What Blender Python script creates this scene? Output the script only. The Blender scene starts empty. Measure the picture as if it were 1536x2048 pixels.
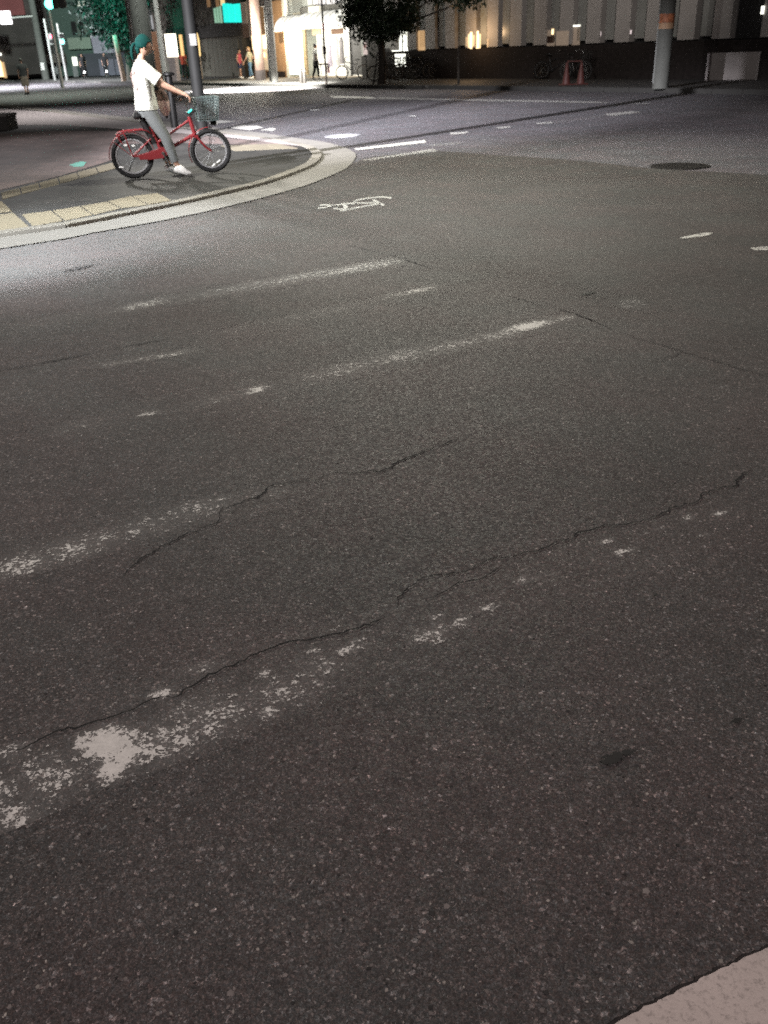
import bpy, bmesh, math, random
import numpy as np
from mathutils import Vector, Matrix
random.seed(7); rng = np.random.default_rng(7)
scene = bpy.context.scene
COL = scene.collection

# ------------------------------------------------------------------ camera, world, lights
FPX, PITCH, ROLL, H = 1800.0, math.radians(27.3), math.radians(2.35), 1.5
c_, s_ = math.cos(PITCH), math.sin(PITCH)
FW = np.array([0, c_, -s_]); UP0 = np.array([0, s_, c_]); R0 = np.array([1., 0, 0])
RT = R0*math.cos(ROLL) - UP0*math.sin(ROLL); UPV = R0*math.sin(ROLL) + UP0*math.cos(ROLL)
cam = bpy.data.cameras.new('camera'); camo = bpy.data.objects.new('camera', cam); COL.objects.link(camo)
M = Matrix(((RT[0], UPV[0], -FW[0], 0), (RT[1], UPV[1], -FW[1], 0), (RT[2], UPV[2], -FW[2], H), (0, 0, 0, 1)))
camo.matrix_world = M
cam.sensor_fit = 'VERTICAL'; cam.sensor_height = 36.0; cam.lens = 36.0*FPX/2048
cam.clip_start = 0.05; cam.clip_end = 1500
cam.dof.use_dof = True; cam.dof.focus_distance = 2.3; cam.dof.aperture_fstop = 7.0
scene.camera = camo
scene.view_settings.view_transform = 'Standard'; scene.view_settings.look = 'None'
scene.view_settings.gamma = 1.0; scene.view_settings.exposure = 0.0
scene.view_settings.use_curve_mapping = False
scene.render.engine = 'CYCLES'
scene.cycles.max_bounces = 5; scene.cycles.transparent_max_bounces = 8
scene.cycles.sample_clamp_indirect = 1.5; scene.cycles.sample_clamp_direct = 10.0; scene.cycles.use_denoising = False
scene.cycles.caustics_reflective = False; scene.cycles.caustics_refractive = False
w = bpy.data.worlds.new('World'); scene.world = w; w.use_nodes = True
nt = w.node_tree; bgn = nt.nodes['Background']
sky = nt.nodes.new('ShaderNodeTexSky'); sky.sky_type = 'NISHITA'; sky.sun_disc = False
sky.sun_elevation = math.radians(-4); sky.sun_rotation = math.radians(200)
mixw = nt.nodes.new('ShaderNodeMix'); mixw.data_type = 'RGBA'; mixw.inputs[0].default_value = 0.85
nt.links.new(sky.outputs[0], mixw.inputs[6]); mixw.inputs[7].default_value = (0.23, 0.21, 0.20, 1)   # city glow on the night sky
nt.links.new(mixw.outputs[2], bgn.inputs[0]); bgn.inputs[1].default_value = 0.07

def light(name, kind, loc, energy, color, target=None, size=0.15, spot=60, blend=0.6):
    l = bpy.data.lights.new(name, kind); l.energy = energy; l.color = color
    if kind in ('POINT', 'SPOT'): l.shadow_soft_size = size
    if kind == 'SPOT': l.spot_size = math.radians(spot); l.spot_blend = blend
    o = bpy.data.objects.new(name, l); COL.objects.link(o); o.location = loc
    if target is not None:
        o.rotation_euler = (Vector(target)-Vector(loc)).to_track_quat('-Z', 'Y').to_euler()
    return o
LIGHTS = [
    # spots for unseen street lamps; the ones noted below are added fill
    ('street_and_fill_light', 'SPOT', (1.0, 14.6, 7.4), 3650, (.99, .965, .82), (.8, 12.0, 0), .25, 108, 1.0),
    ('street_and_fill_light', 'SPOT', (1.0, -5.5, 8.5), 3150, (1, .83, .84), (0.5, 2.0, 0), .3, 125, 1.0),
    ('pavement_lamp_light', 'SPOT', (-7.5, 20.5, 3.7), 290, (.97, .96, 1), (-5, 17, 0), .10, 150, .8),
    ('pavement_lamp_light', 'SPOT', (-7.6, 20.9, 3.7), 3600, (1, .95, .85), (.3, 9.8, 0), .14, 25, 1.0),
    ('street_and_fill_light', 'SPOT', (-1.0, 25.0, 8.0), 1200, (.88, .89, 1), (-.6, 24.5, 0), .25, 96, 1.0),
    ('street_and_fill_light', 'SPOT', (-5.4, 41.0, 7.6), 130000, (1, .98, .9), (-5.0, 45.6, 0), .2, 46, .6),
    ('street_and_fill_light', 'SPOT', (-28, 66, 9.0), 54000, (.95, .96, 1), (-26, 68, 0), .25, 130, 1.0),
    ('street_and_fill_light', 'SPOT', (2, 22, 7.0), 3600, (1, .91, .84), (9, 40, 5), .3, 52, 1.0),  # added wash for the office fins
    ('street_and_fill_light', 'SPOT', (-8.6, 2.0, 9.2), 5200, (1, .96, .9), (-2.6, 11, 0), .07, 100, 1.0),
    ('flood_lamp_light', 'SPOT', (-8.4, 2.5, 9.2), 66000, (.96, .945, 1), (-.8, 23.0, 0), .07, 24, 1.0),
    ('flood_lamp_light', 'SPOT', (-12.1, 2.3, 9.2), 104000, (.96, .945, 1), (.6, 20, 0), .07, 24, 1.0),
    ('street_and_fill_light', 'SPOT', (-7.0, 5.0, 4.6), 19000, (.88, .94, 1), (-3.8, 8.1, 0), .3, 36, 1.0),
    ('street_and_fill_light', 'SPOT', (-7.0, 5.1, 4.7), 4600, (.90, .95, 1), (-2.0, 9.2, 0), .3, 52, 1.0),
    ('street_and_fill_light', 'SPOT', (-17, 50, 9.0), 5200, (.88, 1, .82), (-16, 50, 0), .3, 110, 1.0),  # added fill for the far left road
    ('street_and_fill_light', 'SPOT', (-9.5, 31, 8.0), 4200, (1, .96, .96), (-9, 30.5, 0), .25, 90, 1.0),  # added fill for the pale band of pavement
    ('street_and_fill_light', 'SPOT', (-23, 70, 7.5), 9000, (.85, 1, .93), (-27, 92, 4), .25, 80, 1.0),  # added wash over the left background fronts
    ('street_and_fill_light', 'SPOT', (-5.5, 31, 7.5), 4500, (.95, 1, .93), (-11.6, 43.5, 3), .25, 44, 1.0),  # added fill for the poles behind the rider
    ('street_and_fill_light', 'SPOT', (10.0, 20.0, 8.0), 600, (1, .95, .96), (10.0, 20.5, 0), .25, 56, 1.0),  # added fill for the far right road
    ('street_and_fill_light', 'SPOT', (5.5, 17.5, 8.0), 900, (1, .94, .98), (5.5, 17.0, 0), .25, 70, 1.0),  # added fill for the road right of centre
    ('street_and_fill_light', 'SPOT', (0, 36, 8.0), 1700, (1, .97, .9), (0, 36, 0), .25, 70, 1.0),  # added fill beside the brightly lit strip
]
for a in LIGHTS: light(*a)

# ------------------------------------------------------------------ helpers
def ray(x, y): return FW*FPX + RT*(x-768) + UPV*(1024-y)
def G(x, y, z=0.0):
    d = ray(x, y); t = (z-H)/d[2]; return np.array([0, 0, H]) + d*t
def atY(x, y, Y):
    d = ray(x, y); return np.array([0, 0, H]) + d*(Y/d[1])
class Pl:
    """a vertical plane through the point o running along the unit vector d; y to the back"""
    def __init__(s, o, d):
        s.o = np.array(o[:2], float); s.d = np.array(d[:2], float); s.d /= np.linalg.norm(s.d)
        s.n = np.array([-s.d[1], s.d[0]]); s.yaw = math.atan2(s.d[1], s.d[0])
    def sz(s, x, y, off=0.0):
        d = ray(x, y); o = s.o + s.n*off; k = (s.n@o)/(s.n@d[:2]); p = np.array([0, 0, H]) + d*k
        return (p[:2]-o)@s.d, p[2]
    def pt(s, u, off, z):
        q = s.o + s.d*u + s.n*off; return (q[0], q[1], z)

def mat(name, col, rough=.6, var=.15, scale=6., metal=0., emit=None, es=0., bump=0., spec=.5, alpha=None, trans=0.):
    m = bpy.data.materials.new(name); m.use_nodes = True; n = m.node_tree.nodes; L = m.node_tree.links
    b = n['Principled BSDF']; b.inputs['Roughness'].default_value = rough; b.inputs['Metallic'].default_value = metal
    b.inputs['Specular IOR Level'].default_value = spec
    tc = n.new('ShaderNodeTexCoord'); nz = n.new('ShaderNodeTexNoise'); nz.inputs['Scale'].default_value = scale
    nz.inputs['Detail'].default_value = 5; L.new(tc.outputs['Object'], nz.inputs['Vector'])
    cr = n.new('ShaderNodeValToRGB'); e = cr.color_ramp.elements
    e[0].position = .3; e[1].position = .7
    e[0].color = tuple(max(0, v*(1-var)) for v in col)+(1,); e[1].color = tuple(min(1, v*(1+var)) for v in col)+(1,)
    L.new(nz.outputs['Fac'], cr.inputs[0]); L.new(cr.outputs[0], b.inputs['Base Color'])
    if emit is not None:
        b.inputs['Emission Color'].default_value = (*emit, 1); b.inputs['Emission Strength'].default_value = es; m.cycles.emission_sampling = 'NONE'
    if trans: b.inputs['Transmission Weight'].default_value = trans
    if bump:
        bp = n.new('ShaderNodeBump'); bp.inputs['Strength'].default_value = bump; bp.inputs['Distance'].default_value = .01
        L.new(nz.outputs['Fac'], bp.inputs['Height']); L.new(bp.outputs[0], b.inputs['Normal'])
    return m

class MB:
    def __init__(s): s.v = []; s.f = []
    def add(s, vs, fs):
        k = len(s.v); s.v += [tuple(map(float, v)) for v in vs]; s.f += [tuple(i+k for i in f) for f in fs]; return s
    def box(s, c, size, rz=0., tilt=None):
        x, y, z = (k/2 for k in size); vs = []
        for sx, sy, sz in ((-1,-1,-1),(1,-1,-1),(1,1,-1),(-1,1,-1),(-1,-1,1),(1,-1,1),(1,1,1),(-1,1,1)):
            v = Vector((sx*x, sy*y, sz*z))
            if tilt is not None: v = tilt @ v
            if rz: v = Matrix.Rotation(rz, 3, 'Z') @ v
            vs.append((v.x+c[0], v.y+c[1], v.z+c[2]))
        return s.add(vs, [(0,3,2,1),(4,5,6,7),(0,1,5,4),(1,2,6,5),(2,3,7,6),(3,0,4,7)])
    def bb(s, x0, x1, y0, y1, z0, z1):
        return s.box(((x0+x1)/2, (y0+y1)/2, (z0+z1)/2), (x1-x0, y1-y0, z1-z0))
    def loft(s, pts, ra, rb=None, n=10, caps=True, ref=(0, 1, 0), closed=False):
        P = [Vector(p) for p in pts]; N = len(P)
        if not hasattr(ra, '__len__'): ra = [ra]*N
        if rb is None: rb = ra
        vs = []; fs = []; pb = None
        for i, p in enumerate(P):
            a = P[(i-1) % N] if (closed or i) else P[i]; b = P[(i+1) % N] if (closed or i < N-1) else P[i]
            t = (b-a).normalized(); r = Vector(ref) if pb is None else pb
            lat = r - t*r.dot(t)
            if lat.length < .15 and pb is None: r = Vector((1, 0, .01)); lat = r - t*r.dot(t)
            lat.normalize(); pb = lat; fwd = lat.cross(t)
            for k in range(n):
                g = 2*math.pi*k/n
                vs.append(p + fwd*ra[i]*math.cos(g) + lat*rb[i]*math.sin(g))
        for i in range(N if closed else N-1):
            j = (i+1) % N
            for k in range(n):
                l = (k+1) % n; fs.append((i*n+k, i*n+l, j*n+l, j*n+k))
        if caps and not closed:
            fs.append(tuple(range(n))[::-1]); fs.append(tuple(range((N-1)*n, N*n)))
        return s.add(vs, fs)
    def tube(s, pts, r, n=8, **k): return s.loft(pts, r, None, n, **k)
    def cyl(s, a, b, r0, r1=None, n=12): return s.loft([a, b], [r0, r0 if r1 is None else r1], None, n)
    def ring(s, c, R, r, n=40, m=8, axis='y', rb=None):
        pts = []
        for i in range(n):
            g = 2*math.pi*i/n
            if axis == 'y': pts.append((c[0]+R*math.cos(g), c[1], c[2]+R*math.sin(g)))
            else: pts.append((c[0]+R*math.cos(g), c[1]+R*math.sin(g), c[2]))
        return s.loft(pts, r, rb if rb is None else [rb]*n, m, False, (0,1,0) if axis == 'y' else (0,0,1), True) if rb is None else s.loft(pts, [r]*n, [rb]*n, m, False, (0,1,0) if axis == 'y' else (0,0,1), True)
    def ball(s, c, r, n=12, m=8, fn=None):
        rx, ry, rz = r if hasattr(r, '__len__') else (r, r, r); vs = [(0, 0, -1)]; fs = []
        for i in range(1, m):
            p = math.pi*i/m
            for k in range(n):
                g = 2*math.pi*k/n; vs.append((math.sin(p)*math.cos(g), math.sin(p)*math.sin(g), -math.cos(p)))
        vs.append((0, 0, 1))
        for k in range(n):
            l = (k+1) % n; fs.append((0, 1+l, 1+k)); fs.append((len(vs)-1, 1+(m-2)*n+k, 1+(m-2)*n+l))
            for i in range(m-2): fs.append((1+i*n+k, 1+i*n+l, 1+(i+1)*n+l, 1+(i+1)*n+k))
        if fn: vs = [fn(v) for v in vs]
        return s.add([(c[0]+v[0]*rx, c[1]+v[1]*ry, c[2]+v[2]*rz) for v in vs], fs)
    def prism(s, poly, z0, z1):
        n = len(poly); vs = [(p[0], p[1], z0) for p in poly]+[(p[0], p[1], z1) for p in poly]
        return s.add(vs, [tuple(range(n))[::-1], tuple(range(n, 2*n))]+[(i, (i+1) % n, n+(i+1) % n, n+i) for i in range(n)])
    def mesh(s, name, m, smooth=False):
        me = bpy.data.meshes.new(name); me.from_pydata(s.v, [], s.f)
        me.materials.append(m)
        if smooth: me.polygons.foreach_set('use_smooth', [True]*len(me.polygons))
        me.update(); return me
    def build(s, name, m, parent=None, smooth=False, bevel=0.):
        me = s.mesh(name, m, smooth)
        bm = bmesh.new(); bm.from_mesh(me); bmesh.ops.recalc_face_normals(bm, faces=bm.faces)
        if bevel: bmesh.ops.bevel(bm, geom=[e for e in bm.edges if e.calc_face_angle(0) > .5], offset=bevel, segments=2, affect='EDGES', profile=.6)
        bm.to_mesh(me); bm.free()
        if smooth: me.set_sharp_from_angle(angle=math.radians(50))
        o = bpy.data.objects.new(name, me); COL.objects.link(o)
        if parent is not None: o.parent = parent
        return o
def tag(o, label=None, cat=None, group=None, kind=None):
    if label: o['label'] = label
    if cat: o['category'] = cat
    if group: o['group'] = group
    if kind: o['kind'] = kind
    return o
def thing(name, label, cat, loc=(0, 0, 0), rz=0., group=None):
    o = bpy.data.objects.new(name, None); COL.objects.link(o); o.location = loc; o.rotation_euler = (0, 0, rz)
    return tag(o, label, cat, group)
def kids(o): return [c for c in COL.objects if c.parent == o]
def dup(o, parent=None, loc=None, rz=None, label=None):
    c = o.copy(); COL.objects.link(c)
    if parent is not None: c.parent = parent
    if loc is not None: c.location = loc
    if rz is not None: c.rotation_euler = (0, 0, rz)
    if label: c['label'] = label
    for k in kids(o): dup(k, c)
    return c
def smooth_line(P, step):
    P = [np.array(p, float) for p in P]; out = []
    for i in range(len(P)-1):
        p0 = P[max(i-1, 0)]; p1 = P[i]; p2 = P[i+1]; p3 = P[min(i+2, len(P)-1)]
        n = max(1, int(np.linalg.norm(p2-p1)/step))
        for k in range(n):
            t = k/n
            out.append(.5*(2*p1+(p2-p0)*t+(2*p0-5*p1+4*p2-p3)*t*t+(3*p1-p0-3*p2+p3)*t**3))
    out.append(P[-1]); return out

# ------------------------------------------------------------------ materials
def asphalt(name, base, tint_var=.25, grain=1.0, light_frac=.06, seed=0.):
    m = bpy.data.materials.new(name); m.use_nodes = True; n = m.node_tree.nodes; L = m.node_tree.links
    b = n['Principled BSDF']; b.inputs['Roughness'].default_value = .72; b.inputs['Specular IOR Level'].default_value = .35
    tc = n.new('ShaderNodeTexCoord'); mp = n.new('ShaderNodeMapping'); mp.inputs['Location'].default_value = (seed, seed*.7, 0)
    L.new(tc.outputs['Object'], mp.inputs[0])
    # warp so that the stones are not round cells
    wz = n.new('ShaderNodeTexNoise'); wz.inputs['Scale'].default_value = 150; wz.inputs['Detail'].default_value = 2
    L.new(mp.outputs[0], wz.inputs['Vector'])
    wm = n.new('ShaderNodeMix'); wm.data_type = 'RGBA'; wm.blend_type = 'LINEAR_LIGHT'; wm.inputs[0].default_value = .006
    L.new(mp.outputs[0], wm.inputs[6]); L.new(wz.outputs['Color'], wm.inputs[7])
    def vor(sc, rnd=1.):
        v = n.new('ShaderNodeTexVoronoi'); v.inputs['Scale'].default_value = sc; v.inputs['Randomness'].default_value = rnd
        L.new(wm.outputs[2], v.inputs['Vector']); sp = n.new('ShaderNodeSeparateColor'); L.new(v.outputs['Color'], sp.inputs[0]); return v, sp
    v1, s1 = vor(120/grain); v2, s2 = vor(240/grain); v3, s3 = vor(520/grain)
    def ramp(inp, pts):
        r = n.new('ShaderNodeValToRGB'); e = r.color_ramp.elements
        e[0].position, e[0].color = pts[0][0], (pts[0][1],)*3+(1,); e[1].position, e[1].color = pts[-1][0], (pts[-1][1],)*3+(1,)
        for p, c in pts[1:-1]: q = e.new(p); q.color = (c,)*3+(1,)
        L.new(inp, r.inputs[0]); return r.outputs[0]
    def math_(op, a, bb):
        q = n.new('ShaderNodeMath'); q.operation = op
        for i, k in enumerate((a, bb)):
            if isinstance(k, (int, float)): q.inputs[i].default_value = k
            else: L.new(k, q.inputs[i])
        return q.outputs[0]
    a1 = ramp(s1.outputs[0], [(0, .82), (.55, .95), (1-light_frac*1.6, 1.06), (1-light_frac, 1.6), (1, 2.8)])
    a2 = ramp(s2.outputs[1], [(0, .62), (.6, .90), (.9, 1.2), (.97, 1.9), (1, 2.8)])
    a3 = ramp(s3.outputs[2], [(0, .50), (.7, 1.0), (1, 1.9)])
    e1 = ramp(v1.outputs['Distance'], [(0, 1.0), (.45, 1.0), (.75, .78), (1, .65)])
    big = n.new('ShaderNodeTexNoise'); big.inputs['Scale'].default_value = .9; big.inputs['Detail'].default_value = 8; big.inputs['Roughness'].default_value = .6
    L.new(mp.outputs[0], big.inputs['Vector'])
    st = n.new('ShaderNodeTexNoise'); st.inputs['Scale'].default_value = 14; st.inputs['Detail'].default_value = 6; st.inputs['Roughness'].default_value = .65
    L.new(mp.outputs[0], st.inputs['Vector'])
    bg_ = ramp(big.outputs['Fac'], [(.3, .82), (.7, 1.18)]); st_ = ramp(st.outputs['Fac'], [(.25, .78), (.5, 1.0), (.75, 1.18)])
    val = math_('MULTIPLY', math_('MULTIPLY', math_('MULTIPLY', a1, e1), math_('MULTIPLY', a2, a3)), math_('MULTIPLY', bg_, st_))
    # hue: warm and cool stones
    hue = n.new('ShaderNodeMix'); hue.data_type = 'RGBA'; L.new(s2.outputs[0], hue.inputs[0])
    hue.inputs[6].default_value = (base[0]*1.12, base[1]*.97, base[2]*.92, 1); hue.inputs[7].default_value = (base[0]*.92, base[1]*1.02, base[2]*1.06, 1)
    tn = n.new('ShaderNodeTexNoise'); tn.inputs['Scale'].default_value = 1.7; tn.inputs['Detail'].default_value = 5; L.new(mp.outputs[0], tn.inputs['Vector'])
    tr_ = n.new('ShaderNodeValToRGB'); tr_.color_ramp.elements[0].position = .38; tr_.color_ramp.elements[0].color = (1.035, .975, .965, 1); tr_.color_ramp.elements[1].position = .62; tr_.color_ramp.elements[1].color = (.965, 1.0, .985, 1); L.new(tn.outputs['Fac'], tr_.inputs[0])
    tm = n.new('ShaderNodeMix'); tm.data_type = 'RGBA'; tm.blend_type = 'MULTIPLY'; tm.inputs[0].default_value = 1; tm.clamp_result = False; L.new(hue.outputs[2], tm.inputs[6]); L.new(tr_.outputs[0], tm.inputs[7])
    mul = n.new('ShaderNodeMix'); mul.data_type = 'RGBA'; mul.blend_type = 'MULTIPLY'; mul.inputs[0].default_value = 1
    mul.clamp_result = False
    L.new(tm.outputs[2], mul.inputs[6]); L.new(val, mul.inputs[7]); L.new(mul.outputs[2], b.inputs['Base Color'])
    rr = ramp(s1.outputs[1], [(0, .5), (1, .9)]); L.new(rr, b.inputs['Roughness'])
    hgt = math_('ADD', math_('MULTIPLY', math_('SUBTRACT', 1.0, v1.outputs['Distance']), .7), math_('ADD', math_('MULTIPLY', a2, .14), math_('MULTIPLY', st_, .5)))
    bp = n.new('ShaderNodeBump'); bp.inputs['Strength'].default_value = .55; bp.inputs['Distance'].default_value = .0028
    L.new(hgt, bp.inputs['Height']); L.new(bp.outputs[0], b.inputs['Normal'])
    return m

def concrete(name, col, var=.12, speck=.5, scale=60.):
    m = mat(name, col, .85, var, 3.0); n = m.node_tree.nodes; L = m.node_tree.links; b = n['Principled BSDF']
    tc = n.new('ShaderNodeTexCoord'); nz = n.new('ShaderNodeTexNoise'); nz.inputs['Scale'].default_value = scale; nz.inputs['Detail'].default_value = 8
    nz.inputs['Roughness'].default_value = .75; L.new(tc.outputs['Object'], nz.inputs['Vector'])
    r = n.new('ShaderNodeValToRGB'); e = r.color_ramp.elements; e[0].position = .33; e[0].color = (1-speck,)*3+(1,); e[1].position = .5; e[1].color = (1, 1, 1, 1)
    L.new(nz.outputs['Fac'], r.inputs[0])
    mul = n.new('ShaderNodeMix'); mul.data_type = 'RGBA'; mul.blend_type = 'MULTIPLY'; mul.inputs[0].default_value = 1
    src = b.inputs['Base Color'].links[0].from_socket; L.new(src, mul.inputs[6]); L.new(r.outputs[0], mul.inputs[7]); L.new(mul.outputs[2], b.inputs['Base Color'])
    bp = n.new('ShaderNodeBump'); bp.inputs['Strength'].default_value = .5; bp.inputs['Distance'].default_value = .003
    L.new(nz.outputs['Fac'], bp.inputs['Height']); L.new(bp.outputs[0], b.inputs['Normal']); return m

def paver(name, c1, c2, mortar, sx=.2, sy=.1, rot=0.):
    m = bpy.data.materials.new(name); m.use_nodes = True; n = m.node_tree.nodes; L = m.node_tree.links; b = n['Principled BSDF']
    b.inputs['Roughness'].default_value = .7
    tc = n.new('ShaderNodeTexCoord'); mp = n.new('ShaderNodeMapping'); mp.inputs['Rotation'].default_value = (0, 0, rot); L.new(tc.outputs['Object'], mp.inputs[0])
    br = n.new('ShaderNodeTexBrick'); br.inputs['Scale'].default_value = 1; br.inputs['Brick Width'].default_value = sx; br.inputs['Row Height'].default_value = sy
    br.inputs['Mortar Size'].default_value = .004; br.inputs['Color1'].default_value = (*c1, 1); br.inputs['Color2'].default_value = (*c2, 1); br.inputs['Mortar'].default_value = (*mortar, 1)
    L.new(mp.outputs[0], br.inputs['Vector'])
    nz = n.new('ShaderNodeTexNoise'); nz.inputs['Scale'].default_value = 1.4; nz.inputs['Detail'].default_value = 9; nz.inputs['Roughness'].default_value = .7; L.new(tc.outputs['Object'], nz.inputs['Vector'])
    r = n.new('ShaderNodeValToRGB'); r.color_ramp.elements[0].position = .3; r.color_ramp.elements[0].color = (.5, .5, .5, 1); r.color_ramp.elements[1].position = .7; r.color_ramp.elements[1].color = (1.25, 1.25, 1.25, 1)
    L.new(nz.outputs['Fac'], r.inputs[0])
    mul = n.new('ShaderNodeMix'); mul.data_type = 'RGBA'; mul.blend_type = 'MULTIPLY'; mul.inputs[0].default_value = 1; mul.clamp_result = False
    L.new(br.outputs['Color'], mul.inputs[6]); L.new(r.outputs[0], mul.inputs[7]); L.new(mul.outputs[2], b.inputs['Base Color'])
    bp = n.new('ShaderNodeBump'); bp.inputs['Strength'].default_value = .4; bp.inputs['Distance'].default_value = .004; L.new(br.outputs['Fac'], bp.inputs['Height']); bp.invert = True
    L.new(bp.outputs[0], b.inputs['Normal']); return m

def worn_paint(name, col=(.60, .59, .55), fine=150., coarse=26.):
    """paint that survives where the vertex attribute 'wear' beats the flake noise"""
    m = bpy.data.materials.new(name); m.use_nodes = True; n = m.node_tree.nodes; L = m.node_tree.links; b = n['Principled BSDF']
    b.inputs['Roughness'].default_value = .65
    tc = n.new('ShaderNodeTexCoord'); at = n.new('ShaderNodeAttribute'); at.attribute_name = 'wear'
    def nz(sc, det):
        q = n.new('ShaderNodeTexNoise'); q.inputs['Scale'].default_value = sc; q.inputs['Detail'].default_value = det; q.inputs['Roughness'].default_value = .7
        L.new(tc.outputs['Object'], q.inputs['Vector']); return q.outputs['Fac']
    def mth(op, a, c):
        q = n.new('ShaderNodeMath'); q.operation = op
        for i, k in enumerate((a, c)):
            if isinstance(k, (int, float)): q.inputs[i].default_value = k
            else: L.new(k, q.inputs[i])
        return q.outputs[0]
    wv = n.new('ShaderNodeTexNoise'); wv.inputs['Scale'].default_value = 170; L.new(tc.outputs['Object'], wv.inputs['Vector'])
    wx = n.new('ShaderNodeMix'); wx.data_type = 'RGBA'; wx.blend_type = 'LINEAR_LIGHT'; wx.inputs[0].default_value = .006; L.new(tc.outputs['Object'], wx.inputs[6]); L.new(wv.outputs['Color'], wx.inputs[7])
    vo = n.new('ShaderNodeTexVoronoi'); vo.inputs['Scale'].default_value = 115; L.new(wx.outputs[2], vo.inputs['Vector']); sp_ = n.new('ShaderNodeSeparateColor'); L.new(vo.outputs['Color'], sp_.inputs[0])
    cell = mth('ADD', mth('MULTIPLY', sp_.outputs[0], .34), .33)
    f = mth('ADD', mth('ADD', mth('MULTIPLY', nz(fine, 3), .22), mth('MULTIPLY', nz(coarse, 6), .42)), mth('MULTIPLY', cell, .36))
    f = mth('ADD', mth('MULTIPLY', mth('SUBTRACT', f, .5), 3.4), .5)
    d = mth('MULTIPLY', mth('SUBTRACT', mth('ADD', mth('MULTIPLY', at.outputs['Fac'], 1.05), .09), f), 9.0)
    d = mth('MINIMUM', mth('MAXIMUM', d, 0.0), 1.0)
    film = mth('MULTIPLY', mth('MULTIPLY', at.outputs['Fac'], nz(34, 6)), .6)
    d = mth('MAXIMUM', d, film)
    tint = n.new('ShaderNodeValToRGB'); e = tint.color_ramp.elements; e[0].position = .3; e[0].color = tuple(v*.72 for v in col)+(1,); e[1].position = .62; e[1].color = (*col, 1)
    L.new(nz(60, 6), tint.inputs[0]); L.new(tint.outputs[0], b.inputs['Base Color']); L.new(d, b.inputs['Alpha'])
    return m

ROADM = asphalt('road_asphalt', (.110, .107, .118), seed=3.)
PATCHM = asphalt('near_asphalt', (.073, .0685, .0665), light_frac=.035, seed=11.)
PAINT = worn_paint('worn_road_paint', fine=190., coarse=30.); GREYP = worn_paint('grey_residue_paint', (.30, .295, .28), 220., 18.)
CONC = concrete('pale_concrete', (.19, .18, .163)); KERB = concrete('kerb_concrete', (.20, .185, .155)); KERB2 = concrete('kerb_concrete_dark', (.17, .158, .135)); KERB3 = concrete('kerb_concrete_pale', (.225, .21, .18)); NEARC = concrete('gutter_concrete', (.42, .375, .34), .10, .5, 80.)
PAVE = paver('dark_paving', (.024, .0245, .0225), (.038, .036, .033), (.012, .012, .012), .2, .1, .6)
PINK = paver('reddish_paving', (.17, .125, .115), (.13, .105, .10), (.06, .055, .05), .2, .1, .6)
FARP = paver('far_paving', (.11, .105, .10), (.085, .085, .082), (.05, .05, .05), .3, .3, .98)
TACT = concrete('yellow_tactile_concrete', (.20, .172, .118), .12, .25, 40.)
DIRT = mat('crack_dirt', (.006, .006, .006), .95, .3, 40)
TAR = mat('tar_blob', (.006, .006, .006), .8, .4, 60)
IRON = mat('cast_iron', (.035, .032, .030), .6, .3, 30, .6, bump=.5)
def P_(n, c, r=.5, **k): return mat(n, c, r, **k)
RED = P_('red_enamel', (.19, .018, .021), .42, var=.08); RIM = P_('bright_rim', (.30, .30, .30), .4, metal=.2); RUB = P_('tyre_rubber', (.006, .006, .006), .8); CHR = P_('worn_chrome', (.55, .55, .55), .25, metal=1.)
BLK = P_('black_plastic', (.008, .008, .008), .5); BASK = P_('dark_green_wire', (.085, .115, .11), .5, metal=.1)
REFL = P_('white_reflector', (.85, .85, .82), .2, var=.03, emit=(1, 1, .95), es=.35)
TEALD = P_('teal_display', (.05, .5, .42), .3, emit=(.08, .95, .75), es=1.6)
SKIN = P_('skin', (.40, .235, .165), .5, var=.08, scale=20); HAIRT = P_('flare_tinted_hair', (.001, .026, .022), .8, spec=.12, var=.35, scale=60)  # green flare of the signal is put into the dark hair colour
HAIRB = P_('black_hair', (.012, .010, .009), .5, var=.3, scale=60)
def shirt_print():
    m = P_('white_printed_cotton', (.62, .63, .56), .85, var=.05, scale=7, bump=1.); n = m.node_tree.nodes; L = m.node_tree.links; b = n['Principled BSDF']
    tc = n.new('ShaderNodeTexCoord'); sx = n.new('ShaderNodeSeparateXYZ'); L.new(tc.outputs['Object'], sx.inputs[0])
    nz = n.new('ShaderNodeTexNoise'); nz.inputs['Scale'].default_value = 13; nz.inputs['Detail'].default_value = 5; L.new(tc.outputs['Object'], nz.inputs['Vector'])
    # print sits on the back panel only (local x behind the spine, mid height)
    def rng_(inp, a, b_):
        q = n.new('ShaderNodeMapRange'); q.inputs[1].default_value = a; q.inputs[2].default_value = b_; L.new(inp, q.inputs[0]); return q.outputs[0]
    def mm(op, a, c):
        q = n.new('ShaderNodeMath'); q.operation = op; L.new(a, q.inputs[0])
        if isinstance(c, float): q.inputs[1].default_value = c
        else: L.new(c, q.inputs[1])
        return q.outputs[0]
    k = mm('MULTIPLY', rng_(sx.outputs[0], -.29, -.34), mm('MULTIPLY', rng_(sx.outputs[2], 1.02, 1.08), rng_(sx.outputs[2], 1.36, 1.28)))
    k = mm('MULTIPLY', k, rng_(nz.outputs['Fac'], .50, .56))
    mx = n.new('ShaderNodeMix'); mx.data_type = 'RGBA'; L.new(k, mx.inputs[0]); L.new(b.inputs['Base Color'].links[0].from_socket, mx.inputs[6]); mx.inputs[7].default_value = (.13, .10, .085, 1)
    L.new(mx.outputs[2], b.inputs['Base Color']); return m
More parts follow.
